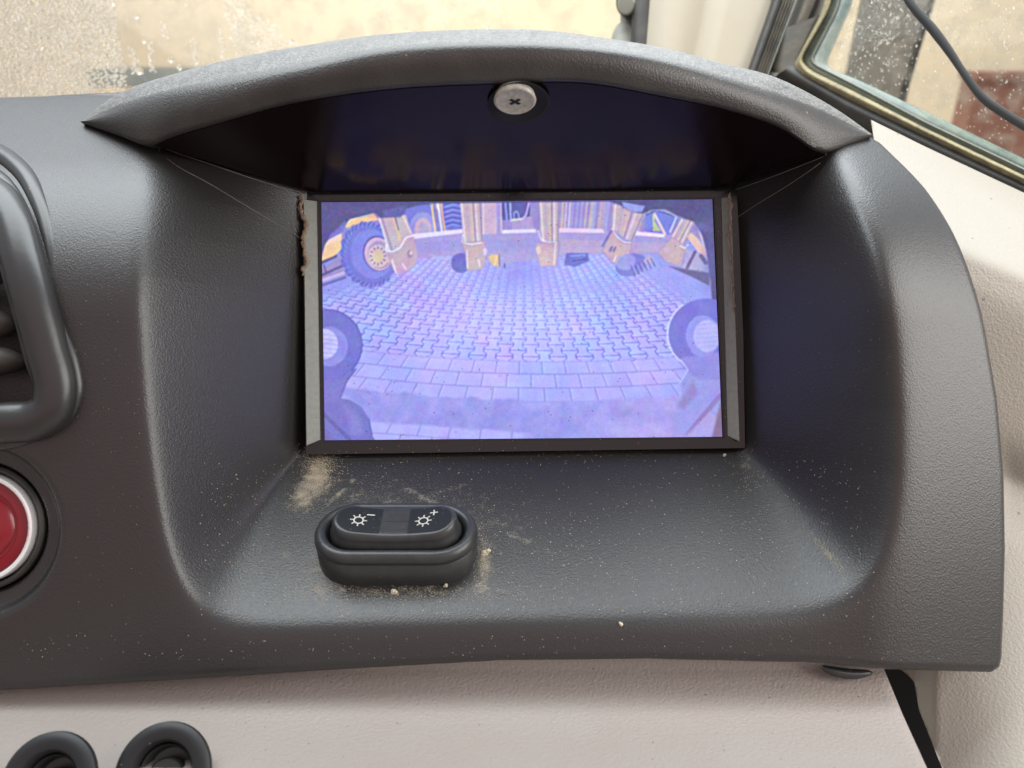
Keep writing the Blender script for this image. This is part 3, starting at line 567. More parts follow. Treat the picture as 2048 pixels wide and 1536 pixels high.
blend(np.exp(-((xx-1400)/18)**2-((yy-455)/10)**2), C(110, 100, 190), .6); blend(np.exp(-((xx-1420)/14)**2-((yy-520)/60)**2), C(100, 96, 176), .5)
blend(np.exp(-((xx-700)/50)**2-((yy-420)/16)**2)*(yy < 436), C(84, 78, 138), .5)
# coupling rings at both sides
def bigring(cx, cy, rx, ry, hx, hy, hrx, hry, rc, flip=1):
    ell(cx, cy, rx, ry, C(118, 116, 212), soft=1.5); ell(hx+flip*6, hy, hrx*1.5, hry*1.28, C(138, 134, 224)); ell(hx+flip*7, hy, hrx*1.5, hry*1.28, C(98, 94, 188), .25)
    ell(hx, hy, hrx, hry, C(196, 190, 246), soft=1.5)
hole_src = img.copy()
poly([(636, 740), (712, 738), (694, 762), (680, 796), (700, 800), (722, 812), (738, 838), (744, 870), (756, 890), (636, 890)], C(112, 104, 194), 1, 2)
ell(654, 690, 70, 71, C(104, 101, 198)); ell(660, 693, 37, 40, C(134, 130, 224)); ell(649, 688, 27, 30, C(196, 186, 248)); [line([(632, 668+k*9), (676, 672+k*9)], 1.5, C(140, 132, 220), .7*(abs(k*9-22) < 24)) for k in range(6)]
tt_ = np.linspace(-1.6, .8, 30); line(np.c_[654+70*np.cos(tt_), 690+71*np.sin(tt_)], 2.2, C(76, 76, 168)); line(np.c_[660+37*np.cos(tt_+.4), 693+39*np.sin(tt_+.4)], 1.6, C(92, 90, 186), .8); line([(712, 738), (694, 762), (680, 796)], 2.2, C(78, 76, 168)); line([(738, 838), (744, 870)], 2, C(80, 78, 170))
for k in range(14): line([(636+random.uniform(0, 30), 668+k*3), (636+random.uniform(0, 34), 664+k*3)], 1.4, C(160, 155, 232), .8)
line([(645, 826), (700, 880)], 8, C(92, 80, 158), .8); poly([(642, 845), (675, 882), (642, 882)], C(110, 96, 176), .8, 4); poly([(690, 812), (715, 830), (728, 870), (700, 868)], C(134, 124, 210), .7, 12); poly([(640, 755), (690, 762), (680, 800), (640, 810)], C(120, 110, 196), .7, 12); line([(690, 790), (722, 812)], 2, C(150, 150, 230), .6)
poly([(1340, 890), (1352, 830), (1366, 790), (1360, 768), (1375, 742), (1385, 720), (1460, 700), (1460, 890)], C(152, 146, 228), 1, 3)
ell(1412, 668, 75, 71, C(110, 106, 204)); poly([(1362, 716), (1376, 742), (1400, 760), (1460, 760), (1460, 700)], C(138, 132, 220), 1, 6); ell(1405, 672, 37, 41, C(144, 138, 228)); ell(1414, 672, 27, 32, C(178, 172, 240), soft=2); [line([(1392, 650+k*9), (1440, 646+k*9)], 1.4, C(146, 140, 226), .6) for k in range(6)]
tt_ = np.linspace(2.3, 4.1, 30); line(np.c_[1410+75*np.cos(tt_), 668+72*np.sin(tt_)], 2.6, C(212, 210, 250)); line(np.c_[1406+36*np.cos(tt_), 671+41*np.sin(tt_)], 1.8, C(96, 92, 186)); line([(1362, 720), (1376, 740), (1360, 766)], 2.0, C(205, 205, 250), .8)
poly([(1354, 812), (1386, 762), (1397, 786), (1368, 818)], C(142, 120, 190), .85, 8); line([(1376, 868), (1440, 792)], 10, C(136, 112, 180), .8); poly([(1372, 872), (1420, 822), (1436, 840), (1420, 880), (1372, 882)], C(176, 158, 228), .8, 4); poly([(1422, 884), (1446, 780), (1450, 884)], C(120, 92, 130), .85, 6)
blend(np.exp(-((xx-1345)/50)**2-((yy-885)/24)**2), C(190, 150, 214), .5); blend(np.exp(-((xx-1090)/110)**2-((yy-640)/60)**2), C(186, 190, 255), .22); blend(np.exp(-((xx-920)/90)**2-((yy-640)/60)**2), C(214, 176, 245), .30)
# video softness then ringing, horizontal raster
img = img.reshape(PHE, SSF, PWI, SSF, 3).mean((1, 3))
def gb(a, s):
    r = int(s*3)+1; k = np.exp(-.5*(np.arange(-r, r+1)/s)**2); k /= k.sum()
    a = np.apply_along_axis(lambda v: np.convolve(np.pad(v, r, 'edge'), k, 'valid'), 0, a); return np.apply_along_axis(lambda v: np.convolve(np.pad(v, r, 'edge'), k, 'valid'), 1, a)
img += np.where(yy[::SSF, ::SSF] < 545, 1, .35)[..., None]*gb(rng.normal(0, 1, (PHE, PWI, 3)), 2.2)*.11*np.array([1, .9, .7]); b1 = gb(img, 1.3); b2 = gb(img, 3.8); img = b1+.6*(b1-b2); img = (img*.90+C(190, 184, 250)*.10+(np.exp(-((xx-1060)/260)**2-((yy-640)/110)**2)[::SSF, ::SSF, None])*.075)*np.array([.965, 1.02, 1.0])
ras = .012*np.sin(np.arange(PHE)*2*np.pi/3.0)[:, None, None]; nz = gb(rng.normal(0, 1, (PHE, PWI, 1)), .9)*.035
for _ in range(150):
    i_, j_ = rng.integers(12, PHE-12), rng.integers(10, PWI-12); img[i_:i_+2, j_:j_+2] *= .55
img = np.clip(img*1.0+ras+nz+gb(rng.normal(0, 1, (PHE, PWI, 3)), 7)*.25, 0.02, 1.0)
def sample(px, py):
    a = np.clip(px-PX0-.5, 0, PWI-1.01); b = np.clip(py-PY0-.5, 0, PHE-1.01); j = a.astype(int); i = b.astype(int); fj = (a-j)[..., None]; fi = (b-i)[..., None]
    return img[i, j]*(1-fi)*(1-fj)+img[i+1, j]*fi*(1-fj)+img[i, j+1]*(1-fi)*fj+img[i+1, j+1]*fi*fj
NX, NY = 560, 340
su, sv = np.meshgrid(np.linspace(0, 1, NX), np.linspace(0, 1, NY))
tl, tr_, br, bl = [np.array(q, float) for q in ((641, 402), (1428, 396), (1448, 876), (648, 883))]
pp = (1-su)[..., None]*((1-sv)[..., None]*tl+sv[..., None]*bl)+su[..., None]*((1-sv)[..., None]*tr_+sv[..., None]*br)
colr = s2l(sample(pp[..., 0], pp[..., 1]))
V = scrp(pp[..., 0], pp[..., 1], .3)
ms = bpy.data.materials.new('lit_display'); ms.use_nodes = True; t = ms.node_tree; b = t.nodes['Principled BSDF']; b.inputs['Base Color'].default_value = (.01, .01, .012, 1); b.inputs['Roughness'].default_value = .22
at = t.nodes.new('ShaderNodeVertexColor'); at.layer_name = 'picture'; t.links.new(at.outputs[0], b.inputs['Emission Color']); b.inputs['Emission Strength'].default_value = 1.06
scr_o = mk('screen', V.reshape(-1, 3), gridfaces(NY, NX)[:, ::-1], ms, disp, attr={'picture': colr.reshape(-1, 3)})
slab('screen_backing', [scrp(628, 390, -.5), scrp(1452, 386, -.5), scrp(1462, 890, -.5), scrp(634, 896, -.5)], 1, M['void'], disp)
# ---------------------------------------------------------------- rocker switch on the recess floor
gp = onH([800, 1600-790, 810], [1085, 1040, 1130]); base = onH([797], [1105])[0]
e = .8; hx = (Hs(np.array([base[0]+e]), np.array([base[1]]))-Hs(np.array([base[0]-e]), np.array([base[1]])))[0]/(2*e); hy = (Hs(np.array([base[0]]), np.array([base[1]+4]))-Hs(np.array([base[0]]), np.array([base[1]-4])))[0]/8
fn = np.array([0, -hy, 1.]); fn /= np.linalg.norm(fn); an_ = math.atan2(fn[1], fn[2])+math.radians(7); fn = np.array([0, math.sin(an_), math.cos(an_)]); fx = np.array([1, 0, 0.]); fx -= fn*(fx@fn); fx /= np.linalg.norm(fx); fy = np.cross(fn, fx)
sw = thing('rocker_switch', base, 'black oval brightness rocker with a minus and a plus sun symbol on the recess floor', 'switch')
def stad(a, r, n=16):        # stadium outline: half straight a, radius r
    th = np.linspace(-math.pi/2, math.pi/2, n); right = np.c_[a+r*np.cos(th), r*np.sin(th)]; th2 = th+math.pi; left = np.c_[-a+r*np.cos(th2), r*np.sin(th2)]
    sx_ = np.linspace(a, -a, 16)[1:-1]
    return np.r_[right, np.c_[sx_, sx_*0+r], left, np.c_[-sx_, sx_*0-r]]
def swrow(a, r, h, oy=0., dish=0.):
    s = stad(a, r); z = h+dish*(s[:, 0]/19.5)**2; return base+s[:, :1]*fx+(s[:, 1:]+oy)*fy+z[:, None]*fn
AH, RH = 13.6, 13.2
BH = 11.5
rim = [swrow(AH, RH*.985, -4), swrow(AH, RH, 0), swrow(AH, RH, BH-4.2), swrow(AH, RH-.15, BH-4.1), swrow(AH, RH-.15, BH-3.9), swrow(AH, RH+.25, BH-3.7)]
for a in np.linspace(0, 1, 10): th = a*math.pi; rim.append(swrow(AH, RH+.25-2.6*(1-math.cos(th))/1.0*.85, BH-2.6+2.6*math.sin(th)*1.0))
rim += [swrow(AH, RH-4.3, BH-6.5), swrow(AH, .4, BH-7)]
loft('switch_surround', rim, M['switch'], sw, closed=True)
kb = []
for a_, r_, h_, d_ in ((0, 7.8, BH-6.5, 0), (0, 8.3, BH-2.6, .0), (0, 8.3, BH-1.2, .4), (0, 7.7, BH-.6, .8), (-.2, 7.5, BH+.6, 1.5), (-.2, 7.2, BH+1.9, 2.0), (-.3, 6.6, BH+2.5, 2.2), (-.3, 5.9, BH+2.65, 2.25)):
    kb.append(swrow(13.4+a_, r_, h_, 0, d_))
for r_ in (4.5, 3, 1.5, .05): kb.append(swrow(13.1, r_, BH+2.55, 0, 2.2))
kb = [k_*1.0 for k_ in kb]
rock = loft('rocker', kb, M['switch'], sw, closed=True)
# glossy inlays left and right with printed symbols
def topz(x, r=6): return BH+2.68+2.22*(x/19.5)**2
def onsw(x, y, dz=0.): return base+x*fx+y*fy+(topz(x)+dz)*fn
def inlay(sgn):
    pts = []; xs_ = np.linspace(4.6, 18.6, 22); up = []; dn = []
    for x in xs_: 
        hh = 5.7 if x < 13.1 else math.sqrt(max(5.7**2-(x-13.1)**2, 0.02)); up.append((sgn*x, hh)); dn.append((sgn*x, -hh))
    rows_ = [[onsw(x, y0+(y1-y0)*s, .10) for s in np.linspace(0, 1, 7)] for (x, y0), (_, y1) in zip(up, dn)]
    return loft('inlay_pad', rows_, M['cap'], rock, flip=(sgn < 0))
inlay(-1); inlay(1)
def flatpoly(name, pts2, par, dz=.2):
    return mk(name, [onsw(x, y, dz) for x, y in pts2], [list(range(len(pts2)))], M['white'], par, smooth=False)
def sun(cx, cy, par):
    V = []; f = []
    ns = 32
    for i in range(ns):
        a_ = 2*math.pi*i/ns; V += [onsw(cx+1.25*math.cos(a_), cy+1.25*math.sin(a_), .22), onsw(cx+1.72*math.cos(a_), cy+1.72*math.sin(a_), .22)]
    for i in range(ns): j = (i+1) % ns; f.append([2*i, 2*i+1, 2*j+1, 2*j])
    for k in range(8):
        a_ = k*math.pi/4+.0; d = np.array([math.cos(a_), math.sin(a_)]); p_ = np.array([-d[1], d[0]])*.2; b0 = len(V)
        for q in (d*1.65+p_, d*1.65-p_, d*2.75-p_, d*2.75+p_): V.append(onsw(cx+q[0], cy+q[1], .22))
        f.append([b0, b0+1, b0+2, b0+3])
    return mk('sun_symbol', V, f, M['white'], par, smooth=False)
sun(-11.8, -.5, rock); sun(9.4, -.5, rock)
def bar(name, cx, cy, w, h, par, rot=0, cross=False):
    V = []; f = []
    for k in range(2 if cross else 1):
        ww, hh = (w, h) if k == 0 else (h, w); b0 = len(V)
        for sx_, sy_ in ((-1, -1), (1, -1), (1, 1), (-1, 1)): V.append(onsw(cx+sx_*ww/2, cy+sy_*hh/2, .22+.02*k))
        f.append([b0, b0+1, b0+2, b0+3])
    return mk(name, V, f, M['white'], par, smooth=False)
bar('minus_sign', -8.2, 2.4, 2.6, .5, rock); bar('plus_sign', 12.6, 3.0, 2.6, .5, rock, cross=True)
# ---------------------------------------------------------------- air vent at the left
vent = thing('air_vent', (-165, 0, 55), 'black satin air vent frame with curved louvres at the left edge of the dashboard', 'air vent')
fr = catmull([(-300, 372), (-60, 376), (-10, 395), (22, 445), (45, 520), (70, 610), (95, 700), (112, 780), (104, 818), (78, 838), (20, 845), (-300, 852)], 90)
p3 = P(fr[:, 0], fr[:, 1], facen(fr[:, 0], fr[:, 1])+1.5)
tube('vent_frame', p3, 6.4, M['ventp'], vent, seg=20, ry=5.4)
inn = catmull([(-300, 415), (-45, 420), (-8, 460), (10, 540), (35, 630), (58, 720), (76, 790), (66, 822), (30, 829), (-300, 835)], 80)
tube('inner_lip', P(inn[:, 0], inn[:, 1], facen(inn[:, 0], inn[:, 1])+.5), 1.3, M['ventp'], vent, seg=10)
shr = catmull([(-300, 290), (-60, 296), (0, 312), (48, 350), (80, 410), (100, 480), (112, 560), (122, 630)], 60); tpr = np.linspace(1, .12, 60)
tube('vent_shroud', P(shr[:, 0], shr[:, 1], facen(shr[:, 0], shr[:, 1])-2), 5.5*tpr+.6, M['ventp'], vent, seg=16, ry=5*tpr+.6)
shr = catmull([(-300, 330), (-60, 335), (0, 365), (36, 420), (60, 490), (85, 570), (108, 650), (140, 730), (146, 790), (120, 838), (70, 862), (-300, 872)], 80)
tube('vent_shroud', P(shr[:, 0], shr[:, 1], facen(shr[:, 0], shr[:, 1])-.5), 3.4, M['ventp'], vent, seg=12, ry=2.4)
for yv, sk in ((560, -40), (648, -12), (722, 8)):
    a_ = np.array([(-280, yv+6), (-60, yv), (10+sk*.3, yv), (42+sk, yv+4)], float); c_ = catmull(a_, 24); r_ = np.full(24, 5.6); r_[-3:] = (4.8, 3.4, 1.2)
    tube('louvre', P(c_[:, 0], c_[:, 1], 44), 3.0*r_/5.6*1.6, M['louver'], vent, seg=14, ry=r_*1.15)
# ---------------------------------------------------------------- red lit push button
bt = thing('push_button', btn+np.array([0, 0, -4]), 'round red push button with a bright chrome ring, cut by the left edge', 'button')
Cb = btn+np.array([0, 0, -4.]); nb = (0.05, 0.05, 1)
lathe('button_collar', [(19.8, -6), (19.8, .5), (19.2, 1.2), (18.3, .8), (17.8, -2)], Cb, nb, M['rubber'], bt, closed_top=False)
lathe('chrome_ring', [(17.3, -4), (17.3, 1.6), (17.0, 2.3), (16.4, 2.6), (15.8, 2.3), (15.4, 1.2), (15.3, -1)], Cb, nb, M['chrome'], bt, closed_top=False)
lathe('red_lens', [(15.3, -1.2), (15.0, .2), (13.6, .6), (12.0, .9), (11.6, .3), (10.5, .2), (9.5, 1.3), (6, 2.1), (.05, 2.4)], Cb, nb, M['red'], bt)
# ---------------------------------------------------------------- beige lower panel with two round sockets
lp = thing('lower_panel', (0, -130, 80), 'beige pink grained plastic panel below the black dashboard housing', 'panel')
ys = np.r_[np.linspace(1290, 1345, 6), np.linspace(1352, 1800, 46)]; xg = np.linspace(-420, 1, 60); 
def lpn(py): s = np.maximum(py-1335, 0); return 47+np.where(s < 240, s*.10+s*s*.00042, 48.2+(s-240)*.3)
rows = []
for y in ys:
    xr_ = np.interp(y, [1290, 1345, 1430, 1536, 1800], [1745, 1768, 1803, 1851, 1975]); xx_ = np.linspace(-420, xr_, 120)
    r0 = P(xx_, np.full(120, y), np.full(120, lpn(y))); edge = [P(xr_+e_, y, lpn(y)-d_) for e_, d_ in ((1.5, .3), (2.6, 1.2), (2.8, 4), (0, 14))]; rows.append(np.r_[r0, np.array(edge)])
loft('panel_face', rows, M['beige'], lp)
slab('gap_shade_sheet', P([1650, 2300, 2300, 1650], [1300, 1300, 1900, 1900], [-25]*4), 3, M['void'], lp)  # black sheet, the darkness of the gap put into its colour
def socket(px, py, label, red):
    n0 = lpn(py); c_ = P(px, py, n0); nr = np.array([0, .42, 1.]); k = (CAMN-n0)/FPX
    s = thing('round_socket', c_, label, 'socket', 'round sockets in the beige panel')
    R_ = 93*k
    lathe('socket_rim', [(R_+.3, -1.2), (R_+.2, .5), (R_-.8, 1.3), (R_-2.4, 1.5), (R_-4.2, .9), (R_-5.0, -.6), (R_-5.1, -6)], c_, nr, M['ringp'], s, closed_top=False)
    lathe('socket_sleeve', [(R_-5.0, -5), (R_-5.6, -2.2), (R_-6.2, -3), (R_-6.6, -6), (R_-7.5, -6.2)], c_, nr, M['ventp'], s, closed_top=True)
    lathe('socket_cap', [(R_-7.4, -6.5), (R_-7.4, -2.4), (R_-8.0, -1.6), (R_-8.8, -1.9), (.05, -1.6)], c_-np.array([0, 1.6, 0]), nr, M['ventp'] if red else M['switch'], s)
socket(325, 1546, 'black round socket in the beige panel, the right one of two and nearer the middle', True)
socket(96, 1566, 'black round socket in the beige panel, the left one at the bottom left corner', False)
# ---------------------------------------------------------------- right-hand cream trim
sd_ = thing('side_trim', (160, -60, -10), 'cream grained plastic trim right of the black housing, below the side window', 'trim')
tg_s = np.linspace(0, 1, 150)**1.15; tg_x = np.linspace(1560, 2420, 110); rows = []
for s_ in tg_s:
    yt = np.interp(tg_x, [1560, 1690, 1850, 2100, 2420], [158, 228, 307, 424, 575])-14; y = yt+(1800-yt)*s_
    xq = np.maximum(tg_x, np.interp(y, [200, 260, 330, 400, 1330, 1360, 1420, 1536, 1800], [1735, 1745, 1755, 1770, 1790, 1828, 1838, 1884, 2010]))
    cre = 505+(xq-1950)*.42; s = y-cre
    n = np.where(s < 0, 18+s*.38, 18+8*(1-np.exp(-np.maximum(s, 0)/30))-np.minimum(np.maximum(s, 0), 420)*.05)
    n = n+np.exp(-(s/26)**2)*2.5+np.where(y > 960, (y-960)*.06*(1+.25*np.sin((xq-1900)/120.)), 0)-8*np.exp(-((y-985-(xq-2040)*.5)/60.)**2)*np.clip((xq-1930)/90, 0, 1)
    n = n-np.clip((1870-xq)/40, 0, 1)*8*np.clip((y-1250)/60, 0, 1)
    rows.append(P(xq, y, n))
loft('trim_face', rows, M['trim'], sd_)
# ---------------------------------------------------------------- A-pillar, seals and side window
def wn(px): return -170+(np.asarray(px, float)-1600)*.17
def ribbon(name, a, b, m_, parent, nfun, thick=8, bulge=2.0, n=40, dn=0.):
    """rounded bar between two edge polylines"""
    def lin(p):
        p = np.asarray(p, float); d = np.r_[0, np.cumsum(np.linalg.norm(np.diff(p, axis=0), axis=1))]; return d
    da, db = lin(a), lin(b); dm = (da/da[-1]+db/db[-1])/2; t_ = np.linspace(0, 1, n); a_, b_ = np.asarray(a, float), np.asarray(b, float)
    A_ = np.stack([np.interp(t_, dm, a_[:, i]) for i in (0, 1)], 1); B_ = np.stack([np.interp(t_, dm, b_[:, i]) for i in (0, 1)], 1)
    for q_ in (A_, B_):
        for _ in range(2): q_[1:-1] = .25*q_[:-2]+.5*q_[1:-1]+.25*q_[2:]
    rows_ = []
    for s in np.linspace(0, 1, 9):
        q = A_*(1-s)+B_*s; rows_.append(P(q[:, 0], q[:, 1], nfun(q[:, 0])+dn+bulge*math.sin(math.pi*s)))
    q = np.array(rows_); back = [q[-1]+np.array([0, 0, -thick]), q[0]+np.array([0, 0, -thick])]
    R_ = np.array([q[0]+np.array([0, 0, -thick])]+list(q)+[back[0]]); return loft(name, R_, m_, parent)
pil = thing('windscreen_pillar', P(1420, 160, -190), 'beige trimmed cab corner pillar with dark seals between windscreen and side window', 'pillar')
pn = lambda px: np.full(np.shape(px), -185.)
def pillar_face():
    rows_ = []
    for y in np.linspace(-120, 330, 24):
        xl_ = 1300-(y)*.08; xr_ = 1552-y*.33; xq = np.linspace(xl_, xr_, 40); s = np.linspace(0, 1, 40)
        n = -185+9*np.sin(np.pi*np.clip(s*2.2, 0, 1))-5*s+4*np.clip((s-.45)*6, 0, 1); rows_.append(P(xq, np.full(40, y), n))
    return loft('pillar_trim', rows_, M['pillar'], pil)
pillar_face()
ribbon('edge_seal', [(1272, -120), (1266, 120), (1262, 330)], [(1312, -120), (1300, 90), (1288, 330)], M['rubber'], pil, pn, 10, 3, dn=-2)
ribbon('door_seal', [(1560, -60), (1548, 0), (1490, 165), (1440, 300)], [(1582, -60), (1566, 0), (1506, 165), (1456, 300)], M['rubber'], pil, pn, 10, 2, dn=6)
for k in range(5):
    o_ = k*6; ribbon('seal_rib', [(1580+o_, -60), (1566+o_, 0), (1506+o_*.9, 165), (1456+o_, 300)], [(1585+o_, -60), (1571+o_, 0), (1510+o_*.9, 165), (1460+o_, 300)], M['dirty'] if k != 4 else M['strip'], pil, pn, 6, 1.2, dn=6)
ribbon('outer_pillar', [(1612, -60), (1600, 0), (1536, 165), (1480, 320)], [(1650, -60), (1632, 0), (1566, 150), (1520, 300)], M['dirty'], pil, pn, 20, 5, dn=-2)
ribbon('shadow_gap', [(1648, -60), (1630, 0), (1562, 160), (1510, 300)], [(1656, -60), (1638, 0), (1572, 160), (1522, 300)], M['void'], pil, pn, 4, 0, dn=-6)
ribbon('door_post', [(1652, -60), (1636, 0), (1566, 165), (1520, 300)], [(1700, -60), (1680, 0), (1618, 150), (1600, 300)], M['dirty'], pil, pn, 14, 3, dn=-10)
brk = thing('mirror_bracket', P(1250, 50, -200), 'small grey rounded bracket standing at the windscreen edge beside the pillar', 'bracket')
c_ = P(1247, 92, -205); lathe('rounded_foot', [(8.6, -10), (8.8, -2), (8.2, 3), (6, 5.5), (3, 6.6), (.05, 7)], c_, (-.2, .2, 1), M['greyknob'], brk, sy=1.9, sx=.95)
c_ = P(1262, 4, -200); lathe('rubber_bush', [(9.5, -14), (9.8, 0), (9, 4), (6.6, 5), (.05, 5.4)], c_, (-.3, -.6, 1), M['rubber'], brk); lathe('bush_core', [(6.2, 0), (6, 6), (5, 7), (.05, 7.2)], P(1255, 8, -194), (-.3, -.6, 1), M['greyknob'], brk)
ribbon('bracket_arm', [(1240, -40), (1246, 60), (1262, 160)], [(1282, -40), (1276, 60), (1278, 160)], M['greyknob'], brk, lambda q: np.full(np.shape(q), -208.), 8, 2)
win = thing('side_window', P(1800, 260, -140), 'cab side window with raindrops, green tinted edge and yellowed sealant along its lower rail', 'window')
ribbon('bottom_gasket', [(1556, 148), (1690, 228), (1850, 306), (2100, 420)], [(1588, 128), (1700, 192), (1850, 264), (2100, 384)], M['rubber'], win, wn, 16, 4, dn=4)
ribbon('corner_plate', [(1560, 60), (1540, 140), (1600, 200), (1700, 250)], [(1640, 30), (1592, 125), (1640, 170), (1720, 215)], M['dirty'], win, wn, 10, 1, dn=-4)
ribbon('lower_ledge', [(1500, 140), (1600, 215), (1760, 310), (1850, 360)], [(1556, 146), (1690, 224), (1790, 276), (1850, 304)], M['dirty'], win, wn, 10, 1, dn=-2)
ribbon('sealant_bead', [(1672, -60), (1650, 20), (1591, 128), (1612, 152), (1700, 196), (1850, 268), (2100, 388)], [(1678, -60), (1657, 20), (1600, 120), (1622, 141), (1706, 182), (1850, 256), (2100, 376)], M['yellow'], win, wn, 6, 2.5, n=90, dn=8)
ribbon('glass_edge', [(1678, -60), (1657, 20), (1602, 118), (1624, 140), (1708, 181), (1850, 254), (2100, 374)], [(1722, -60), (1700, 20), (1652, 128), (1664, 140), (1712, 158), (1850, 222), (2100, 342)], M['greenedge'], win, wn, 5, 1, n=90, dn=4)
ribbon('bright_line', [(1690, -60), (1670, 20), (1618, 122), (1632, 133), (1712, 173), (1850, 246), (2100, 366)], [(1694, -60), (1674, 20), (1622, 121), (1636, 130), (1713, 169), (1850, 242), (2100, 361)], M['strip'], win, wn, 4, .8, n=90, dn=6)
pane = [P(x, y, wn(x)) for x, y in ((1690, -120), (1648, 132), (1712, 160), (2300, 470), (2300, -120))]
slab('glass_pane', pane, 3, M['sglass'], win)
cbl = catmull([(1800, -30), (1822, 8), (1868, 62), (1900, 105), (1930, 150), (1968, 198), (2010, 228), (2080, 270)], 60)
tag(tube('cable', P(cbl[:, 0], cbl[:, 1], -60+np.linspace(0, 20, 60)), np.interp(np.linspace(0, 1, 60), [0, .3, .5, .8, 1], [1.7, 2.0, 1.5, 1.9, 1.9]), M['cable']), 'black cable hanging in front of the rainy side window', 'cable')
# ---------------------------------------------------------------- windscreen
ws = thing('windscreen', P(600, 100, -255), 'cab windscreen with patches of condensation and water runs behind the hood', 'windscreen')
wp = [P(x, y, -255-(0)) for x, y in ((-700, -260), (1262, -260), (1262, 330), (-700, 330))]
slab('glass_pane', wp, 4, M['wglass'], ws)
# black band where the dash meets the screen
def drops(name, pts, m_, parent, nfun):
    """pts: px, py, rx, ry, h(mm)"""
    V = []; Fc = []; base_i = 0; seg = 8
    th = np.linspace(0, 2*np.pi, seg, endpoint=False)
    prof = [(1., 0.), (.82, .5), (.45, .87)]
    a = np.array(pts); n0 = nfun(a[:, 0]); k = (CAMN-n0)/FPX; c = P(a[:, 0], a[:, 1], n0+.05)
    for r_, h_ in prof:
        jit = 1+.18*rng.standard_normal((len(a), seg))*(r_ > .5)
        ring_ = np.stack([c[:, None, 0]+(a[:, 2]*k)[:, None]*r_*np.cos(th)*jit, c[:, None, 1]+(a[:, 3]*k)[:, None]*r_*np.sin(th)*jit, c[:, None, 2]+(a[:, 4])[:, None]*h_*np.ones(seg)], -1); V.append(ring_)
    top = np.stack([c[:, 0], c[:, 1], c[:, 2]+a[:, 4]], -1)[:, None]; bot = c[:, None]
    V = np.concatenate(V+[top, bot], 1); nv = V.shape[1]; f4 = []
    for r in range(2):
        for s in range(seg): f4.append([r*seg+s, r*seg+(s+1) % seg, (r+1)*seg+(s+1) % seg, (r+1)*seg+s])
    f3 = [[2*seg+s, 2*seg+(s+1) % seg, 3*seg] for s in range(seg)]+[[(s+1) % seg, s, 3*seg+1] for s in range(seg)]
    off = (np.arange(len(a))*nv)[:, None, None]
    fl = (np.array(f4)[None]+off).reshape(-1, 4).tolist()+(np.array(f3)[None]+off).reshape(-1, 3).tolist()
    o = mk(name, V.reshape(-1, 3), fl, m_, parent); o['kind'] = 'stuff'; return o
wl_ = []
def jitgrid(x0, x1, y0, y1, st, sy=1.0):
    out = []; y = y0; r = 0
    while y < y1:
        x = x0+(r % 2)*st/2
        while x < x1: out.append((x+random.uniform(-.38, .38)*st, y+random.uniform(-.38, .38)*st*sy)); x += st
        y += st*sy; r += 1
    return out
for x, y in jitgrid(-60, 262, -30, 235, 6.4, .85):
    if x > 228+y*.16+random.uniform(-2, 2): continue
    wl_.append((x, y, random.uniform(2.6, 4.4), random.uniform(1.6, 2.7), random.uniform(.2, .42)))
for x, y in jitgrid(440, 640, -30, 130, 6.4, .95):
    if x < 444+y*.25 or x > 480+y*1.35+random.uniform(-14, 14): continue
    wl_.append((x, y, random.uniform(1.6, 3.6), random.uniform(1.4, 2.6), random.uniform(.2, .4)))
for x, y in jitgrid(720, 1010, -30, 60, 9):
    if random.random() < .55*abs(math.sin(x/37.)): wl_.append((x, y, random.uniform(1.2, 3.4), random.uniform(1.0, 2.6), random.uniform(.2, .4)))
for x0, y0, y1 in ((300, 85, 145), (328, 45, 75), (385, 78, 132), (440, 60, 120), (272, 120, 145), (262, 95, 150)):
    y = y0
    while y < y1: wl_.append((x0+random.uniform(-5, 5)+(y-y0)*.12, y, random.uniform(1.6, 3.6), random.uniform(1.6, 3.2), random.uniform(.3, .7))); y += random.uniform(2.2, 5)
for x, y, r_ in ((274, 33, 5), (290, 82, 5), (341, 120, 6), (372, 10, 2.5), (582, 82, 5), (360, 135, 6), (280, 143, 7), (812, 60, 4), (976, 56, 4), (1040, 57, 3)): wl_.append((x, y, r_, r_, 1.0))
wl_ = [q for q in wl_ if 0 < 1]
drops('condensation', wl_, M['drop'], ws, lambda q: np.full(np.shape(q), -254.5))
sl_ = []
for _ in range(1500):
    x = random.uniform(1660, 2060); y = random.uniform(-10, 340)
    if y > 140+(x-1680)*.49 or (x < 1700-y*.35): continue
    if random.random() < .6 and not (1700 < x+y*.45 < 1890): continue
    r_ = random.uniform(.8, 1.8); sl_.append((x, y, r_, r_*random.uniform(.8, 1.3), random.uniform(.1, .24)))
drops('raindrops', sl_, M['drop'], win, lambda q: wn(q)+.1)
# ---------------------------------------------------------------- outdoors
def rayp(px, py, dist):      # point at true distance (m) from the camera, for placing outdoor things
    return P(px, py, CAMN-dist*1000)
CW = W([0, 0, CAMN])
g = mk('ground', [(-120, -40, 0), (120, -40, 0), (120, 160, 0), (-120, 160, 0)], [[0, 1, 2, 3]], M['ground'], None, world=True, smooth=False); g['kind'] = 'structure'
def box(name, x0, x1, y0, y1, z0, z1, m_, parent=None):
    v = [(x, y, z) for z in (z0, z1) for y in (y0, y1) for x in (x0, x1)]
    return mk(name, v, [[0, 2, 3, 1], [4, 5, 7, 6], [0, 1, 5, 4], [1, 3, 7, 5], [3, 2, 6, 7], [2, 0, 4, 6]], m_, parent, world=True, smooth=False)
hall = thing('building', (0, 0, 0), 'long plain cream rendered building across the yard beyond both windows', 'building'); hall.location = (0, 18, 0); 
box('wall', -40, 40, 18, 22, 0.0, 7, M['wall'], hall)
box('roof', -40.5, 40.5, 17.6, 22.4, 7.0, 7.3, M['bluegrey'], hall)
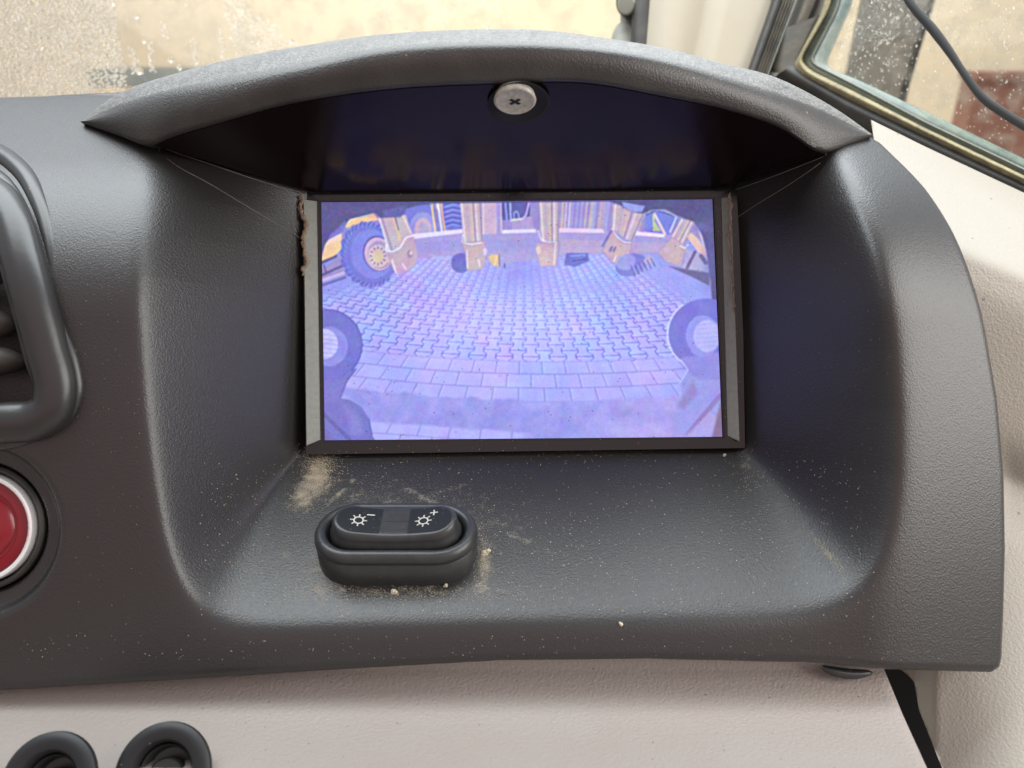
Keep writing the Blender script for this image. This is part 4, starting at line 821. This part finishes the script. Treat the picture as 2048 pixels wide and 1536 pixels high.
# low parked trailer seen blurred through the wiped glass
tl_ = thing('parked_trailer', (0, 0, 0), 'blurred low blue grey and orange trailer parked far behind the wiped windscreen patch', 'trailer'); tl_.location = (-6.7, 16.3, 0)
box('trailer_bed', -8.2, -5.3, 15.8, 16.8, 1.30, 1.62, M['bluegrey'], tl_); box('side_board', -8.1, -6.9, 15.7, 15.78, .95, 1.28, M['orange'], tl_); box('side_board', -6.6, -5.5, 15.7, 15.78, .98, 1.26, M['orange'], tl_)
box('tarpaulin', -8.0, -6.0, 15.8, 16.6, .45, .93, M['whitepaint'], tl_)
for i in (-7.8, -5.9): lathe('wheel', [(.34, -.1), (.36, 0), (.34, .1), (.15, .12), (.02, .1)], (0, 0, 0), (0, 0, 1), M['rubber'], None) if False else None
for cx in (-7.7, -5.8):
    th = np.linspace(0, 2*np.pi, 28, endpoint=False); ro = np.array([[(cx+.4*s*math.cos(a), yv, .4+.4*s*math.sin(a)) for a in th] for yv, s in ((15.95, .3), (15.9, .7), (15.92, .95), (16.0, 1), (16.15, 1), (16.2, .9), (16.2, .2))])
    mk('wheel', ro.reshape(-1, 3), gridfaces(7, 28, True).tolist()+[list(range(28)), list(range(6*28, 7*28))], M['rubber'], tl_, world=True)
# grey lamp arm close outside the side window, red container further off
a0, a1 = rayp(1815, -140, 1.1), rayp(1735, 250, 1.1); pts = [a0*(1-s)+a1*s for s in np.linspace(0, 1, 8)]
tube_o = tube('exhaust_stack', pts, 44, M['post'], None, seg=24); tag(tube_o, 'thick dark grey exhaust pipe leaning outside the rainy side window', 'exhaust pipe')
a0, a1 = rayp(1905, -140, 1.0), rayp(1800, 210, 1.0); pts = [a0*(1-s)+a1*s for s in np.linspace(0, 1, 6)]
tag(tube('dark_edge_bar', pts, 4.5, M['rubber'], None, seg=12), 'thin black bar for the darker right edge of the grey exhaust pipe outside', 'rail')  # bar drawn for the darker right edge of the pipe
pr = W(rayp(1955, 160, 9.0)); pb = W(rayp(2048, 300, 9.0))
ct = thing('container', (0, 0, 0), 'rusty red container standing in the yard at the lower right of the side window', 'container'); ct.location = (pr[0]+1.5, pr[1], 0)
box('container_walls', pr[0], pr[0]+3.2, pr[1], pr[1]+.35, .1, pr[2], M['redbox'], ct); box('container_lid', pr[0]-.03, pr[0]+3.23, pr[1]-.03, pr[1]+.38, pr[2]+.003, pr[2]+.09, M['redbox'], ct)
# ---------------------------------------------------------------- dust grains and crumbs on the housing
pts = []
def spray(cx, cy, sx, sy, n, rot=0., r0=.08, r1=.26):
    for _ in range(n):
        a_, b_ = random.gauss(0, 1)*sx, random.gauss(0, 1)*sy; c__, s__ = math.cos(rot), math.sin(rot); pts.append((cx+a_*c__-b_*s__, cy+a_*s__+b_*c__, random.uniform(r0, r1)*random.uniform(.5, 1)))
spray(640, 935, 20, 22, 2300, r1=.24); spray(612, 985, 16, 40, 330, .4, r1=.2); spray(700, 990, 90, 30, 260, r1=.16); spray(650, 1140, 38, 30, 700, .5, r1=.22); spray(820, 1186, 130, 10, 700, r1=.22)
spray(964, 1120, 14, 38, 520, r1=.24); spray(900, 1000, 130, 40, 330, r1=.17); spray(1050, 1100, 150, 70, 380, r1=.2); spray(1500, 950, 26, 46, 190, -.5, r1=.24); spray(1100, 905, 230, 8, 300, r1=.2); spray(1652, 1104, 34, 4, 280, .85, r1=.22)
spray(560, 1140, 60, 50, 260, r1=.18)
for _ in range(1300): pts.append((random.uniform(400, 1750), random.uniform(920, 1235), random.uniform(.08, .25)))
for _ in range(260): pts.append((random.uniform(0, 1950), random.uniform(1270, 1320), random.uniform(.05, .16)))
for _ in range(120): pts.append((random.uniform(150, 290), random.uniform(450, 1300), random.uniform(.05, .12)))
for _ in range(200): pts.append((random.uniform(1500, 1790), random.uniform(500, 1100), random.uniform(.04, .12)))
a = np.array(pts)
cl, sl2 = 797, 1075
msk = ~(((np.abs(a[:, 0]-797) < 150) & (a[:, 1] > 1010) & (a[:, 1] < 1160)))
a = a[msk]; q = onH(a[:, 0], a[:, 1]); oct_ = np.array([(1, 0, 0), (-1, 0, 0), (0, 1, 0), (0, -1, 0), (0, 0, 1), (0, 0, -1)], float); of = [[0, 2, 4], [2, 1, 4], [1, 3, 4], [3, 0, 4], [2, 0, 5], [1, 2, 5], [3, 1, 5], [0, 3, 5]]
V = q[:, None]+oct_[None]*a[:, 2][:, None, None]*(.6+.8*rng.random((len(a), 6, 1))); fl = (np.array(of)[None]+(np.arange(len(a))*6)[:, None, None]).reshape(-1, 3).tolist()
tag(mk('dust', V.reshape(-1, 3), fl, M['dust'], None, smooth=False), 'fine sandy dust grains scattered over the recess floor and dashboard', 'dust', kind='stuff')
def crumb(px, py, r, label, n=1):
    c_ = onH([px], [py])[0]; V = []; f = []; bi = 0
    for k in range(n):
        cc = c_+np.array([random.uniform(-1, 1), random.uniform(-1, 1), 0])*r*.9*(k > 0); cc[2] += r*.4; rr_ = r*random.uniform(.55, 1)
        ph = np.linspace(0, np.pi, 7); th = np.linspace(0, 2*np.pi, 9, endpoint=False)
        for p_ in ph:
            for t_ in th: V.append(cc+rr_*random.uniform(.72, 1.15)*np.array([math.sin(p_)*math.cos(t_), math.sin(p_)*math.sin(t_), math.cos(p_)]))
        f += (gridfaces(7, 9, True)+bi).tolist(); bi += 63
    tag(mk('crumb', V, f, M['crumb'], None, smooth=False), label, 'crumb', 'pale crumbs on the dashboard')
crumb(789, 1184, .95, 'whitish lumpy crumb below the front edge of the oval switch', 5)
crumb(971, 1104, 1.1, 'biggest pale crumb right beside the oval switch', 5)
crumb(889, 1172, .7, 'yellowish crumb at the lower right foot of the oval switch', 3)
crumb(79, 382, .95, 'pale yellow crumb on the black panel above the air vent', 2)
crumb(1449, 910, .8, 'small pale crumb in the right back corner of the recess', 2)
crumb(1240, 1246, .6, 'small yellow crumb on the front lip of the recess', 2)
for o in S.objects:
    if '_org' in o: del o['_org']
